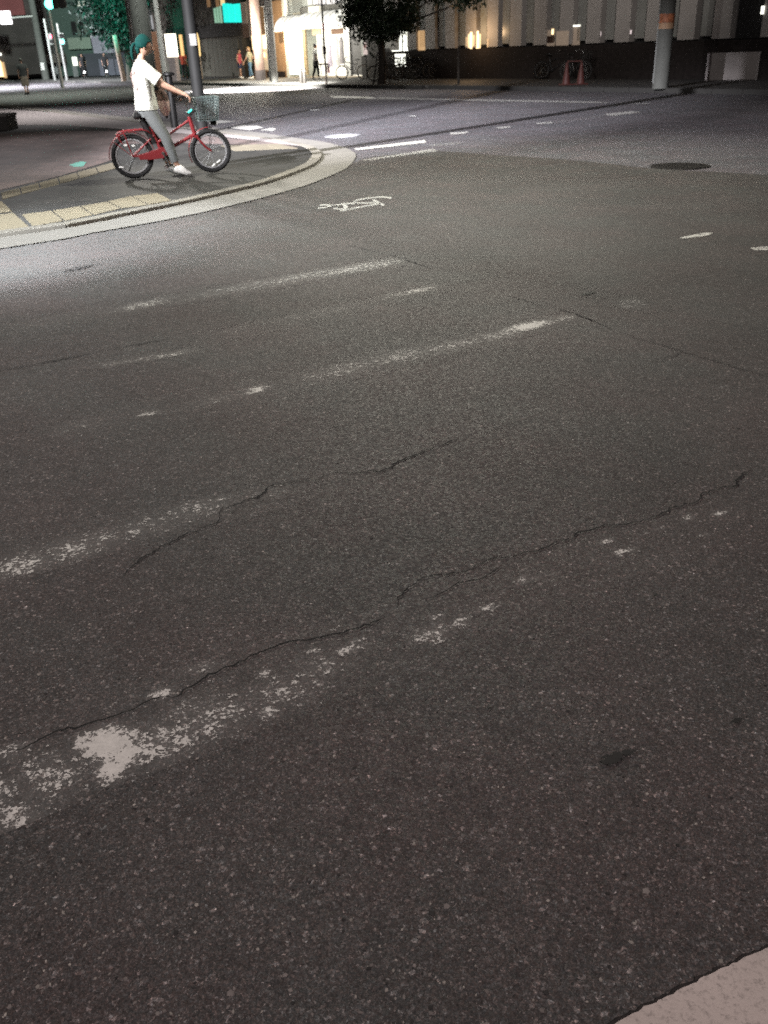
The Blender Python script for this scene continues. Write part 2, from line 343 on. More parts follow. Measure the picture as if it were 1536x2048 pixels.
TEE = shirt_print(); [setattr(q.inputs['Distance'], 'default_value', .05) for q in TEE.node_tree.nodes if q.type == 'BUMP']; TROU = P_('grey_trouser_cloth', (.14, .15, .147), .9, var=.08, scale=14, bump=.2); SHOE = P_('white_canvas', (.85, .84, .80), .8, var=.05)
BAGM = P_('beige_bag_cloth', (.55, .40, .35), .85); BAGD = P_('patterned_brown_cloth', (.16, .10, .085), .85, var=.75, scale=38)
STEELD = P_('dark_grey_steel', (.012, .0125, .0122), .7, metal=.2, var=.2, scale=3); STEELL = P_('galvanised_steel', (.33, .34, .33), .5, metal=.35, var=.15)
POLEC = concrete('spun_concrete', (.13, .134, .124)); WHT = P_('white_paint', (.72, .72, .69), .5, var=.05)
LEAF = P_('leaf_green', (.032, .052, .026), .55, var=.5, scale=1.6); BARK = P_('bark', (.05, .042, .035), .9, var=.35, scale=12, bump=.6)
LEAFT = P_('dark_leaf_green', (.012, .034, .025), .55, var=.5, scale=1.4)

# ------------------------------------------------------------------ ground, road, markings
def sheet(name, poly, z, m, parent=None, kind=None, thick=None):
    b = MB()
    if thick: b.prism(poly, z-thick, z)
    else: b.add([(p[0], p[1], z) for p in poly], [tuple(range(len(poly)))])
    o = b.build(name, m, parent)
    bm = bmesh.new(); bm.from_mesh(o.data); bmesh.ops.triangulate(bm, faces=[f for f in bm.faces if len(f.verts) > 4], ngon_method='EAR_CLIP'); bm.to_mesh(o.data); bm.free()
    for f in o.data.polygons:
        pass
    if not thick:
        bm = bmesh.new(); bm.from_mesh(o.data)
        for f in bm.faces:
            f.normal_update()
            if f.normal.z < 0: f.normal_flip()
        bm.to_mesh(o.data); bm.free()
    if kind: tag(o, kind=kind)
    return o
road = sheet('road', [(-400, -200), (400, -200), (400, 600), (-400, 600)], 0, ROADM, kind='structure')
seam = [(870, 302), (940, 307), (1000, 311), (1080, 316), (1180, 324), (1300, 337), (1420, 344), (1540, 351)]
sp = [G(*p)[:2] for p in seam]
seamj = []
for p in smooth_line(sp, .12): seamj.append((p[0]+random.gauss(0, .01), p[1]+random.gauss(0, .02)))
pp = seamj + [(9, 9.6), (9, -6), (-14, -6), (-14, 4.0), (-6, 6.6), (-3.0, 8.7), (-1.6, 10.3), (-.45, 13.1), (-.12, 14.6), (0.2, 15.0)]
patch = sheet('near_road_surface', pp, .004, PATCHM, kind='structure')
ZP, ZC = .0075, .0095

def wear_strip(name, corners, dens, m, parent, step=.022, z=ZP):
    """four pixel corners (far-left, far-right, near-right, near-left) of a painted stripe; dens(x,y) -> surviving paint 0..1"""
    a, b, c, d = [G(*p)[:2] for p in corners]
    nu = max(2, min(300, int(max(np.linalg.norm(b-a), np.linalg.norm(c-d))/step))); nv = max(2, min(80, int(max(np.linalg.norm(d-a), np.linalg.norm(c-b))/step)))
    V = []; W = []
    for j in range(nv+1):
        for i in range(nu+1):
            u, v = i/nu, j/nv; p = (a*(1-u)+b*u)*(1-v)+(d*(1-u)+c*u)*v
            V.append((p[0], p[1], z)); W.append(dens(p, u, v))
    Fs = [(j*(nu+1)+i, (j+1)*(nu+1)+i, (j+1)*(nu+1)+i+1, j*(nu+1)+i+1) for j in range(nv) for i in range(nu)]
    mb = MB(); mb.add(V, Fs); me = mb.mesh(name, m)
    at = me.attributes.new('wear', 'FLOAT', 'POINT'); at.data.foreach_set('value', W)
    bm = bmesh.new(); bm.from_mesh(me)
    for f in bm.faces:
        f.normal_update()
        if f.normal.z < 0: f.normal_flip()
    bm.to_mesh(me); bm.free()
    o = bpy.data.objects.new(name, me); COL.objects.link(o); o.parent = parent; return o
def blobs(lst, base=0., edge=True):
    """lst of (px, py, rx_px along the stripe, ry_px, strength); gaussians in pixels turned to ground metres"""
    B = []
    for (x, y, rx, ry, s) in lst:
        o = G(x, y)[:2]; ax = (G(x+rx*.985, y-rx*.2)[:2]-G(x-rx*.985, y+rx*.2)[:2])/2; ay = (G(x, y+ry)[:2]-G(x, y-ry)[:2])/2
        B.append((o, np.linalg.inv(np.array([ax, ay]).T), s))
    def f(p, u, v):
        t = base
        for o, Mi, s in B:
            q = Mi@(p-o); t = max(t, s*math.exp(-(q@q)))
        if edge: t *= min(1, 8*u, 8*(1-u))**.5 * min(1, 5*v, 5*(1-v))**.5
        return t
    return f
# crosswalk stripes, worn almost away (0.45 m wide, 0.9 m apart)
wear_strip('crosswalk_stripe', [(-40, 655), (800, 512), (830, 530), (-40, 690)],
           blobs([(790, 524, 87, 11, 0.52), (720, 536, 116, 10, 0.43), (600, 556, 145, 11, 0.31), (480, 577, 130, 10, 0.25), (290, 611, 65, 8, 0.35), (120, 640, 174, 15, 0.1)], .04), PAINT, patch)
wear_strip('crosswalk_stripe', [(380, 672), (880, 568), (905, 584), (380, 705)],
           blobs([(850, 579, 49, 7, 0.56), (800, 590, 58, 7, 0.31), (640, 628, 130, 10, 0.16), (470, 660, 87, 10, 0.1)], .04), PAINT, patch)
wear_strip('crosswalk_stripe', [(60, 845), (1150, 622), (1185, 645), (60, 925)],
           blobs([(1140, 636, 46, 8, 0.56), (1060, 654, 55, 9, 0.74), (1000, 672, 87, 11, 0.35), (900, 695, 101, 12, 0.31), (800, 715, 101, 15, 0.31), (690, 742, 101, 15, 0.29), (515, 782, 25, 8, 0.55), (440, 800, 72, 12, 0.19), (300, 830, 26, 5, 0.41), (150, 858, 87, 15, 0.19)], .04), PAINT, patch)
wear_strip('crosswalk_stripe', [(180, 722), (430, 690), (430, 704), (180, 745)],
           blobs([(340, 712, 58, 6, 0.35), (250, 727, 87, 7, 0.21)], .04), PAINT, patch)
wear_strip('crosswalk_stripe', [(-60, 1085), (620, 955), (620, 1010), (-60, 1190)],
           blobs([(40, 1140, 79, 32, 0.42), (150, 1105, 79, 30, 0.37), (200, 1085, 58, 22, 0.31), (290, 1058, 87, 25, 0.25), (400, 1018, 87, 25, 0.28), (440, 1003, 20, 8, 0.36), (540, 990, 72, 17, 0.16)], .04), PAINT, patch)
wear_strip('crosswalk_stripe', [(-60, 1470), (1490, 985), (1490, 1075), (-60, 1700)],
           blobs([(215, 1490, 58, 30, 0.98), (225, 1540, 30, 26, 0.98), (262, 1510, 34, 34, 0.74), (170, 1490, 22, 22, 0.65), (325, 1392, 22, 12, 0.65),
                  (100, 1560, 87, 62, 0.37), (20, 1640, 87, 37, 0.43), (20, 1510, 43, 17, 0.43), (0, 1590, 43, 37, 0.4), (320, 1490, 87, 50, 0.43), (420, 1440, 101, 50, 0.38), (400, 1340, 43, 15, 0.31), (530, 1352, 14, 10, 0.6), (540, 1430, 24, 14, 0.48), (560, 1390, 101, 37, 0.31), (640, 1340, 72, 32, 0.27),
                  (625, 1305, 10, 5, 0.6), (700, 1303, 40, 10, 0.47), (720, 1285, 12, 6, 0.53), (860, 1272, 40, 17, 0.46), (922, 1247, 16, 11, 0.65), (875, 1240, 12, 7, 0.5), (975, 1220, 26, 7, 0.55), (1045, 1164, 12, 7, 0.7), (1070, 1160, 20, 4, 0.41),
                  (1250, 1106, 22, 5, 0.6), (1237, 1113, 8, 6, 0.6), (1210, 1088, 14, 6, 0.46), (1440, 1031, 14, 5, 0.65), (1375, 1040, 12, 8, 0.5), (1320, 1060, 10, 5, 0.43), (1410, 1075, 10, 4, 0.36)], .04, False), PAINT, patch)
wear_strip('paint_residue', [(1190, 585), (1290, 600), (1320, 632), (1240, 622)], blobs([(1260, 612, 87, 15, 0.35)], .04), GREYP, patch)
# crisp white marks
def mark(name, poly, w=.62, m=PAINT, z=ZP, parent=None):
    a = [G(*p)[:2] for p in poly]
    mb = MB(); mb.add([(p[0], p[1], z) for p in a], [tuple(range(len(a)))]); me = mb.mesh(name, m)
    bm = bmesh.new(); bm.from_mesh(me); bmesh.ops.triangulate(bm, faces=bm.faces)
    bmesh.ops.subdivide_edges(bm, edges=bm.edges, cuts=4, use_grid_fill=True)
    for f in bm.faces:
        f.normal_update()
        if f.normal.z < 0: f.normal_flip()
    bm.to_mesh(me); bm.free()
    at = me.attributes.new('wear', 'FLOAT', 'POINT'); at.data.foreach_set('value', [w]*len(me.vertices))
    o = bpy.data.objects.new(name, me); COL.objects.link(o); o.parent = parent or road; return o
mark('lane_dash', [(708, 298), (850, 281), (852, 286), (714, 301)], .92)
mark('lane_dash', [(722, 321), (866, 298), (875, 303), (735, 322)], .36)
mark('lane_dash', [(858, 290), (925, 284), (925, 288), (862, 294)], .2)
mark('lane_dash', [(900, 266), (938, 264), (930, 268), (902, 270)], .50)
mark('lane_dash', [(992, 255), (1020, 253), (1022, 256), (996, 258)], .40)
mark('lane_dash', [(1070, 247), (1102, 244), (1104, 247), (1076, 249)], .42)
mark('lane_dash', [(1207, 229), (1262, 223), (1285, 225), (1225, 232)], .44)
mark('lane_line', [(1290, 227), (1430, 224), (1431, 227), (1292, 229)], .12)
mark('lane_line', [(1100, 245), (1206, 231), (1208, 234), (1106, 248)], .15)
mark('lane_dash', [(657, 192), (740, 194), (757, 198), (668, 196)], .9)
mark('edge_line', [(757, 195), (1200, 204), (1220, 207), (757, 198.5)], .42)
mark('edge_line', [(1262, 206), (1300, 207), (1300, 209), (1262, 208)], .3)
mark('lane_dash', [(1358, 477), (1408, 467), (1427, 467), (1415, 473), (1368, 479)], .60, parent=patch)
mark('lane_dash', [(1500, 497), (1540, 494), (1545, 502), (1510, 503)], .52, parent=patch)
mark('road_arrow', [(460, 257), (475, 252), (513, 252), (528, 256), (515, 258), (500, 261)], .95)
mark('road_arrow', [(528, 259), (545, 256), (552, 259), (545, 263), (520, 261)], .56)
mark('lane_dash', [(410, 240), (430, 240), (470, 244), (420, 249)], .56)
def disc(name, px, py, rx, m, z, parent, n=24):
    o = G(px, py)[:2]; R = np.linalg.norm(G(px+rx, py)[:2]-o)
    return sheet(name, [(o[0]+R*math.cos(2*math.pi*k/n), o[1]+R*math.sin(2*math.pi*k/n)) for k in range(n)], z, m, parent)
disc('road_stud', 628, 221, 9, WHT, .012, road)
disc('road_stud', 825, 233, 7, WHT, .012, road)
# bicycle emblem on the road: brush strokes in the photograph's outline
def stroke(pts, wpx, z=ZP, n=10):
    pts = smooth_line([np.array(p, float) for p in pts], 6.); V = []; Fs = []
    for i, p in enumerate(pts):
        a = pts[max(i-1, 0)]; b = pts[min(i+1, len(pts)-1)]; t = (b-a)/max(1e-6, np.linalg.norm(b-a)); q = np.array([-t[1], t[0]])*wpx/2
        for s in (-1, 1): g = G(*(p+q*s)); V.append((g[0], g[1], z))
    return V, [(2*i, 2*i+1, 2*i+3, 2*i+2) for i in range(len(pts)-1)]
sym = MB()
def zz(L_): return [(620+x/7.68, 380+y/7.68) for x, y in L_]
for L_, wpx in (([(1255, 135), (1100, 118), (950, 130), (800, 150), (715, 168), (682, 186), (720, 206), (810, 212), (960, 206), (1030, 212)], 2.6),
               ([(960, 165), (1010, 180), (1060, 205), (1110, 235), (1140, 245)], 4.2), ([(1080, 215), (1000, 232), (850, 260), (700, 285), (560, 310)], 2.6),
               ([(685, 214), (560, 222), (480, 230), (395, 250)], 3.0), ([(535, 232), (555, 310)], 8.5), ([(690, 300), (600, 312), (500, 328), (460, 332)], 2.4),
               ([(360, 293), (430, 302), (530, 306)], 2.6), ([(150, 242), (300, 240), (390, 252), (440, 268)], 3.0), ([(120, 291), (220, 280), (340, 252), (400, 262)], 2.2), ([(400, 250), (430, 285)], 5.)):
    V, Fs = stroke(zz(L_), wpx); sym.add(V, Fs)
so = sym.build('bicycle_emblem', PAINT, patch)
at = so.data.attributes.new('wear', 'FLOAT', 'POINT'); at.data.foreach_set('value', [.58]*len(so.data.vertices))
# manholes
def manhole(px, py, rx, m, label=None):
    o = G(px, py)[:2]; R = np.linalg.norm(G(px+rx, py)[:2]-o); b = MB()
    n = 32; b.prism([(o[0]+R*math.cos(2*math.pi*k/n), o[1]+R*math.sin(2*math.pi*k/n)) for k in range(n)], -.03, .006)
    b.ring((o[0], o[1], .006), R*.93, .004, 32, 6, 'z')
    for i in range(-5, 6):
        for j in range(-5, 6):
            x, y = i*R*.15, j*R*.15
            if math.hypot(x, y) < R*.85: b.box((o[0]+x, o[1]+y, .007), (R*.09, R*.09, .006), .4)
    ob = b.build('manhole_cover', m, road); return ob
manhole(1360, 333, 62, IRON); manhole(685, 272, 33, P_('worn_bright_iron', (.36, .36, .38), .4, metal=.3, var=.35, scale=5))
# cracks
def crack(pts, wpx=5., parent=patch, jit=.016):
    W = [G(*p)[:2] for p in pts]; L_ = []
    for p in smooth_line(W, .011*max(1., math.hypot(W[0][0], W[0][1])/2.6)): L_.append(p)
    ph = random.random()*99; V = []; Fs = []
    from mathutils import noise
    prev = np.zeros(2)
    wk = 0.
    for i, p in enumerate(L_):
        a = L_[max(i-1, 0)]; b = L_[min(i+1, len(L_)-1)]; t = (b-a)/max(1e-6, np.linalg.norm(b-a)); q = np.array([-t[1], t[0]])
        d = math.hypot(p[0], p[1], H); wk = wk*.80+random.gauss(0, .42)
        off = (noise.noise((ph, i*.05, 0))*1.5+wk)*jit*.55*min(1.6, .55+d*.2)
        wd = .62*wpx*d/FPX*max(.30, .68+.9*noise.noise((ph, i*.09, 9))+random.uniform(-.22, .22))*min(1, i/6, (len(L_)-1-i)/6)
        c = p+q*off+t*random.gauss(0, .002)
        for s in (-1, 1): V.append((*(c+q*s*wd/2*random.uniform(.5, 1.2)), ZC))
    Fs = [(2*i, 2*i+1, 2*i+3, 2*i+2) for i in range(len(L_)-1)]
    mb = MB(); mb.add(V, Fs); o = mb.build('road_crack', DIRT, parent)
    bm = bmesh.new(); bm.from_mesh(o.data)
    for f in bm.faces:
        f.normal_update()
        if f.normal.z < 0: f.normal_flip()
    bm.to_mesh(o.data); bm.free(); return o
crack([(240, 1160), (290, 1116), (335, 1093), (385, 1068), (435, 1043), (440, 1025), (480, 1010), (530, 990), (545, 975), (590, 966), (640, 962), (665, 950), (720, 948), (770, 943), (805, 920), (860, 905), (920, 880)], 6.5)
crack([(435, 1040), (470, 1022), (520, 1008), (540, 990)], 3.)
crack([(0, 1505), (60, 1493), (90, 1475), (150, 1462), (230, 1440), (320, 1400), (345, 1396), (390, 1372), (430, 1352), (480, 1335), (525, 1312), (590, 1290), (680, 1270), (770, 1235)], 7.)
crack([(0, 1480), (50, 1470), (100, 1455)], 4.)
crack([(795, 1222), (800, 1195), (840, 1158), (930, 1145), (960, 1130), (1010, 1122), (1050, 1110), (1100, 1098), (1150, 1085), (1165, 1072), (1215, 1058), (1290, 1045), (1345, 1022), (1395, 1005), (1405, 990), (1470, 965), (1505, 938)], 6.5)
crack([(850, 1207), (890, 1190), (920, 1172), (965, 1160), (995, 1138), (1012, 1122)], 4.5)
crack([(-40, 752), (0, 744), (90, 728), (160, 715), (225, 700), (330, 682)], 6., jit=.008)
crack([(690, 490), (770, 510), (845, 533), (890, 550)], 3.5, jit=.006)
crack([(885, 576), (940, 564), (985, 556)], 3., jit=.006)
crack([(1010, 592), (1080, 612), (1130, 624), (1180, 640), (1232, 665)], 4.5, jit=.008)
crack([(1232, 665), (1300, 685), (1372, 707), (1440, 727), (1540, 758)], 4., jit=.012)
crack([(1283, 735), (1300, 728), (1340, 718), (1372, 706)], 4.5)
crack([(1460, 738), (1480, 737)], 4.)
STAIN = worn_paint('tar_stain', (.012, .011, .011), 130., 40.)
wear_strip('tar_stain', [(1185, 1480), (1290, 1480), (1290, 1550), (1185, 1550)], blobs([(1226, 1523, 22, 12, .95), (1256, 1510, 14, 6, .8), (1215, 1528, 10, 8, .75)], .0), STAIN, patch, .006, ZC)
for (x, y, r) in ((1474, 1446, 14), (1330, 1668, 8), (1190, 1400, 7), (980, 1420, 7), (1310, 1195, 8)):
    wear_strip('tar_stain', [(x-2*r, y-r), (x+2*r, y-r), (x+2*r, y+r), (x-2*r, y+r)], blobs([(x, y, r, r*.5, .62)], .0), STAIN, patch, .006, ZC)
wear_strip('tar_stain', [(100, 530), (220, 520), (220, 545), (100, 555)], blobs([(160, 538, 40, 4, .55)], .0), STAIN, patch, .015, ZC)
wear_strip('tar_stain', [(1150, 580), (1205, 580), (1205, 598), (1150, 598)], blobs([(1176, 589, 15, 3, .8)], .0), STAIN, patch, .008, ZC)
# stones and pit-dark chips standing proud of the asphalt close to the camera
V = []; Fs = []
for tone in range(1):
    pass
def chips(n, tone, name, smin, smax):
    mb = MB()
    for _ in range(n):
        t = random.random(); y = .75+3.6*t**1.6; x = random.uniform(-.52, .52)*(y*1.02+.75)
        r = random.uniform(smin, smax)*(1 if random.random() > .06 else 1.45); k = random.choice((4, 5, 5, 6)); el = random.uniform(.5, 1.); a0 = random.random()*6.28
        base = [(r*math.cos(2*math.pi*i/k)*random.uniform(.75, 1.2), r*el*math.sin(2*math.pi*i/k)*random.uniform(.75, 1.2)) for i in range(k)]
        ca, sa = math.cos(a0), math.sin(a0); h = random.uniform(.0006, .0022)
        tx, ty = random.uniform(-.1, .1), random.uniform(-.1, .1)
        lo = [(x+ca*p-sa*q, y+sa*p+ca*q, .0035) for p, q in base]; hi = [(x+(ca*p-sa*q)*.8, y+(sa*p+ca*q)*.8, .004+h+tx*p+ty*q) for p, q in base]
        mb.add(lo+hi, [tuple(range(k, 2*k))]+[(i, (i+1) % k, k+(i+1) % k, k+i) for i in range(k)])
    tag(mb.build(name, tone), kind='stuff')
chips(1300, P_('pale_stone', (.23, .215, .19), .8, var=.45, scale=40), 'loose_grit', .0018, .0052)
chips(1700, P_('mid_stone', (.135, .122, .112), .8, var=.4, scale=40), 'dark_grit', .002, .0062)
chips(420, P_('pit_black', (.018, .017, .016), .8, var=.4, scale=40), 'pit_chips', .0025, .0065)  # black chips stand for pits, their shade put into the colour

# ------------------------------------------------------------------ near gutter slab (bottom right)
e = [G(1180, 2085), G(1240, 2049), G(1310, 2012), G(1440, 1946), G(1536, 1903), G(1640, 1858)]
ed = []
for p in smooth_line([q[:2] for q in e], .008): ed.append((p[0]+random.gauss(0, .0009), p[1]+random.gauss(0, .0009)))
gut = sheet('gutter_slab', ed+[(1.6, 1.2), (1.6, .2), (.2, .2)], .012, NEARC, kind='structure', thick=.05)
tag(gut, 'pale concrete gutter slab meeting the asphalt in the bottom right corner', kind='structure')
edge_dirt = MB()
L_ = [np.array(p) for p in ed]; V = []
for i, p in enumerate(L_):
    a = L_[max(i-1, 0)]; b = L_[min(i+1, len(L_)-1)]; t = (b-a)/np.linalg.norm(b-a); q = np.array([-t[1], t[0]])
    V += [(*(p-q*.004), .0085), (*(p+q*(.004+.004*random.random())), .0085)]
edge_dirt.add(V, [(2*i, 2*i+1, 2*i+3, 2*i+2) for i in range(len(L_)-1)])
edge_dirt.build('joint_dirt', mat('joint_dirt', (.016, .013, .012), .95, .4, 60), gut)

# ------------------------------------------------------------------ the corner pavement
K = [(-13, 2.2), (-8, 5.8), (-3.6, 8.93), (-2.97, 9.42), (-2.57, 9.97), (-1.96, 10.85), (-1.36, 11.94), (-1.06, 12.8), (-.82, 13.72), (-.74, 14.66), (-.79, 15.63), (-1.0, 16.6), (-1.42, 17.6), (-2.1, 18.9), (-3.6, 21.4), (-6.6, 26.2), (-9.1, 30.2), (-15.9, 41), (-26, 57), (-40, 79)]
A = [(-13, 1.4), (-7.8, 5.2), (-3.38, 8.36), (-2.71, 8.98), (-1.82, 9.96), (-.96, 11.44), (-.62, 12.35), (-.32, 13.5), (-.21, 14.89), (-.26, 15.65), (-.45, 16.56), (-.82, 17.64), (-1.5, 18.87), (-2.14, 20.1), (-3.16, 21.76), (-6.17, 26.9), (-8.59, 30.6), (-15.25, 41.3), (-25.5, 57.3), (-39.4, 79.4)]
Ks = smooth_line(K, .3); As = smooth_line(A, .3)
ap = sheet('gutter_apron', [tuple(p) for p in As]+[tuple(p) for p in Ks[::-1]], .0135, CONC, kind='structure')
def inset(L_, d):
    out = []
    for i, p in enumerate(L_):
        a = L_[max(i-1, 0)]; b = L_[min(i+1, len(L_)-1)]; t = (b-a)/np.linalg.norm(b-a); out.append(p+np.array([-t[1], t[0]])*d)
    return out
Ki = inset(Ks, .16)
PZ = .052
pave = sheet('pavement', [tuple(p) for p in Ki]+[(-70, 79), (-70, 0), (-14, 1.6)], PZ-.004, PAVE, kind='structure', thick=.08)
# kerb stones, one by one
acc = 0; start = 0; KB = inset(Ks, .155)
i = 0
while i < len(Ks)-1:
    j = i; ln = 0
    while j < len(Ks)-1 and ln < .6: ln += np.linalg.norm(Ks[j+1]-Ks[j]); j += 1
    seg = Ks[i:j+1]; sb = KB[i:j+1]
    if len(seg) > 1 and seg[0][1] < 60:
        f = .014/max(.2, ln)
        front = [tuple(seg[0]*(1-f)+seg[1]*f)]+[tuple(q) for q in seg[1:-1]]+[tuple(seg[-1]*(1-f)+seg[-2]*f)]
        back = [tuple(sb[0]*(1-f)+sb[1]*f)]+[tuple(q) for q in sb[1:-1]]+[tuple(sb[-1]*(1-f)+sb[-2]*f)]
        b = MB().prism(front+back[::-1], -.03, PZ+random.uniform(-.003, .003)); b.build('kerb_stone', random.choice((KERB, KERB2, KERB3)), pave, bevel=.006 if seg[0][1] < 22 else 0)
    i = j
# tactile slabs
tb = [(-10, 470), (64, 453), (129, 442), (188, 430), (243, 417), (297, 410), (345, 401)]; tt = [(-40, 436), (42, 429), (103, 421), (159, 412), (214, 403), (263, 392), (316, 386)]
tb = [G(*p, PZ)[:2] for p in tb]; tt = [G(*p, PZ)[:2] for p in tt]
tb = [tb[1]+(tb[k]-tb[1]) for k in range(7)]
def tile(poly, z=PZ+.002, m=TACT):
    c = np.mean(poly, 0); b = MB().prism([tuple(c+(np.array(p)-c)*.945) for p in poly], z-.05, z+random.uniform(-.002, .003)); q = b
    return b.build('tactile_tile', m, pave, bevel=.004)
for k in range(1, 6): tile([tb[k], tb[k+1], tt[k+1], tt[k]])
def px_tile(P, m=TACT): tile([G(*p, PZ)[:2] for p in P], m=m)
px_tile([(-60, 472), (62, 454), (28, 424), (-60, 436)]); px_tile([(-60, 434), (27, 423), (4, 402), (-60, 410)])
# narrow tactile line going back across the pavement
a0, a1, b0, b1 = (4, 399), (1, 386), (236, 336), (230, 324)
for k in range(6):
    t0, t1 = k/6, (k+1)/6; lp = lambda p, q, t: (p[0]+(q[0]-p[0])*t, p[1]+(q[1]-p[1])*t)
    px_tile([lp(a0, b0, t0), lp(a0, b0, t1), lp(a1, b1, t1), lp(a1, b1, t0)], m=concrete('dirty_tactile', (.165, .145, .105)) if k == 0 else bpy.data.materials['dirty_tactile'])
for P in ([(470, 302), (512, 300), (478, 290), (440, 291)], [(512, 300), (560, 298), (520, 288), (478, 290)], [(560, 298), (598, 297), (560, 288), (520, 288)]): px_tile(P, m=bpy.data.materials['dirty_tactile'])
# reddish paving field and the pale concrete border of the far edge
red = [G(*p, PZ)[:2] for p in ((-120, 398), (0, 380), (120, 352), (232, 318), (236, 290), (330, 285), (560, 292), (598, 296), (560, 286), (470, 278), (380, 268), (250, 262), (120, 262), (-20, 268), (-200, 290))]
sheet('reddish_paving', [tuple(p) for p in red], PZ+.0005, PINK, pave)
sheet('pale_paving_band', [tuple(G(*p, PZ)[:2]) for p in ((300, 262), (420, 271), (520, 282), (580, 290), (604, 292), (560, 281), (470, 270), (395, 262), (320, 251), (200, 236), (100, 224), (0, 217), (-200, 222), (-200, 262), (-20, 250), (120, 250))], PZ+.001, concrete('pale_paving', (.30, .27, .26)), pave)
sheet('paving_marker', [tuple(G(*p, PZ)[:2]) for p in ((138, 330), (160, 323), (173, 324), (166, 333), (150, 334))], PZ+.002, P_('turquoise_marker', (.12, .34, .28), .5), pave)
# planter block on the left
pb = G(-20, 262, PZ); pl = thing('planter_block', 'dark low stone block standing on the pavement at the left edge', 'planter', (pb[0], pb[1], PZ))
q = G(28, 258, PZ)
MB().bb(-1.6, q[0]-pb[0], 0, .7, 0, .30).build('block_body', P_('dark_stone', (.022, .02, .019), .8), pl, bevel=.01)
MB().bb(-1.63, q[0]-pb[0]+.02, -.02, .72, .30, .36).build('coping', P_('grey_stone', (.10, .095, .09), .8), pl, bevel=.01)
# ------------------------------------------------------------------ bicycles
def wheel(mb_t, mb_r, mb_s, cx, R, tw=.024):
    mb_t.ring((cx, 0, R), R-tw, tw, 44, 10); mb_r.ring((cx, 0, R), R-2*tw-.012, .013, 44, 6)
    for k in range(20):
        g = 2*math.pi*k/20+.1; s = .03*(1 if k % 2 else -1)
        mb_s.cyl((cx+.018*math.cos(g+.7), s, R+.018*math.sin(g+.7)), (cx+(R-2*tw-.012)*math.cos(g), 0, R+(R-2*tw-.012)*math.sin(g)), .0013, None, 4)
    mb_s.cyl((cx, -.045, R), (cx, .045, R), .022, None, 10)
def arc(cx, cz, R, a0, a1, n=12, y=0.): return [(cx+R*math.cos(math.radians(a0+(a1-a0)*k/n)), y, cz+R*math.sin(math.radians(a0+(a1-a0)*k/n))) for k in range(n+1)]

base_r, base_f = G(272, 357, PZ), G(427, 345, PZ)
bike_yaw = math.atan2(base_f[1]-base_r[1], base_f[0]-base_r[0]); mid = (base_r+base_f)/2
WB = float(np.linalg.norm((base_f-base_r)[:2])); RW = .277
bk = thing('bicycle', 'red small-wheeled bicycle with wire basket under the rider in white', 'bicycle', (mid[0], mid[1], PZ), bike_yaw)
xr, xf = -WB/2, WB/2
for cx in (xr, xf):
    t, r, s = MB(), MB(), MB(); wheel(t, r, s, cx, RW, .027)
    wo = r.build('wheel', RIM, bk, True); t.build('tyre', RUB, wo, True); tag(s.build('spokes', STEELL, wo), kind='stuff')
    if cx == xf:
        for d in (-.035, .03): MB().box((cx+.05+d, -.016, RW-.155+d*.62), (.055, .012, .016), 0, Matrix.Rotation(-.55, 3, 'Y')).build('spoke_reflector', REFL, wo)
    else:
        for d in (-.10, .0): MB().ball((cx+.03+d, -.02, RW+.145-(.0 if d else .012)), (.022, .008, .013), 8, 6).build('spoke_reflector', REFL, wo)
        MB().box((cx-.17, -.016, RW-.12), (.055, .012, .014), 0, Matrix.Rotation(.15, 3, 'Y')).build('spoke_reflector', REFL, wo)
bb = (-.13, 0, .30); ht0, ht1 = (.33, 0, .50), (.285, 0, .72)
fr = MB(); fr.cyl(bb, ht0, .024, None, 12); fr.cyl((-.165, 0, .43), (ht1[0]+.01, 0, ht1[2]-.035), .016, None, 12); fr.cyl(ht0, ht1, .026, None, 12)
fr.cyl(bb, (-.25, 0, .62), .021, None, 12)
for s in (-1, 1):
    fr.cyl((xr, s*.055, RW), (bb[0], s*.03, bb[2]), .012); fr.cyl((xr, s*.055, RW), (-.205, s*.02, .52), .010)
fr.build('frame', RED, bk, True)
fk = MB(); fk.cyl(ht0, (ht0[0]+.012, 0, ht0[2]-.045), .028)
for s in (-1, 1): fk.tube([(ht0[0]+.01, s*.045, ht0[2]-.02), (.40, s*.055, .40), (.46, s*.055, .33), (xf, s*.05, RW)], .014)
fk.box((ht0[0]+.01, 0, ht0[2]-.025), (.05, .12, .03)); fk.build('fork', RED, bk, True)
fe = MB(); fe.loft(arc(xr, RW, RW+.022, 15, 185, 18), .006, [.034]*19, 8); fe.tube([(xr, -.06, RW), (xr-.21, -.045, RW+.19)], .004); fe.build('rear_mudguard', RED, bk, True)
fe = MB(); fe.loft(arc(xf, RW, RW+.022, 80, 205, 16), .006, [.034]*17, 8); fe.build('front_mudguard', RED, bk, True)
cg = MB(); pl_ = [(-.44, .235), (-.30, .225), (-.12, .235), (-.06, .28), (-.07, .345), (-.13, .375), (-.23, .345), (-.36, .315), (-.46, .29)]
vs = [(x, -.075, z) for x, z in pl_]+[(x, -.05, z) for x, z in pl_]; n = len(pl_)
cg.add(vs, [tuple(range(n)), tuple(range(n, 2*n))[::-1]]+[(i, (i+1) % n, n+(i+1) % n, n+i) for i in range(n)]); cg.build('chain_guard', RED, bk, bevel=.006)
rk = MB()
for s in (-1, 1): rk.tube([(-.235, s*.03, .535), (-.30, s*.07, .585), (-.36, s*.075, .60), (-.58, s*.07, .595), (-.66, s*.06, .585), (-.685, s*.05, .555), (-.66, s*.05, .49), (-.63, s*.045, .445)], .008)
for x in (-.36, -.46, -.58): rk.cyl((x, -.075, .60), (x, .075, .60), .006)
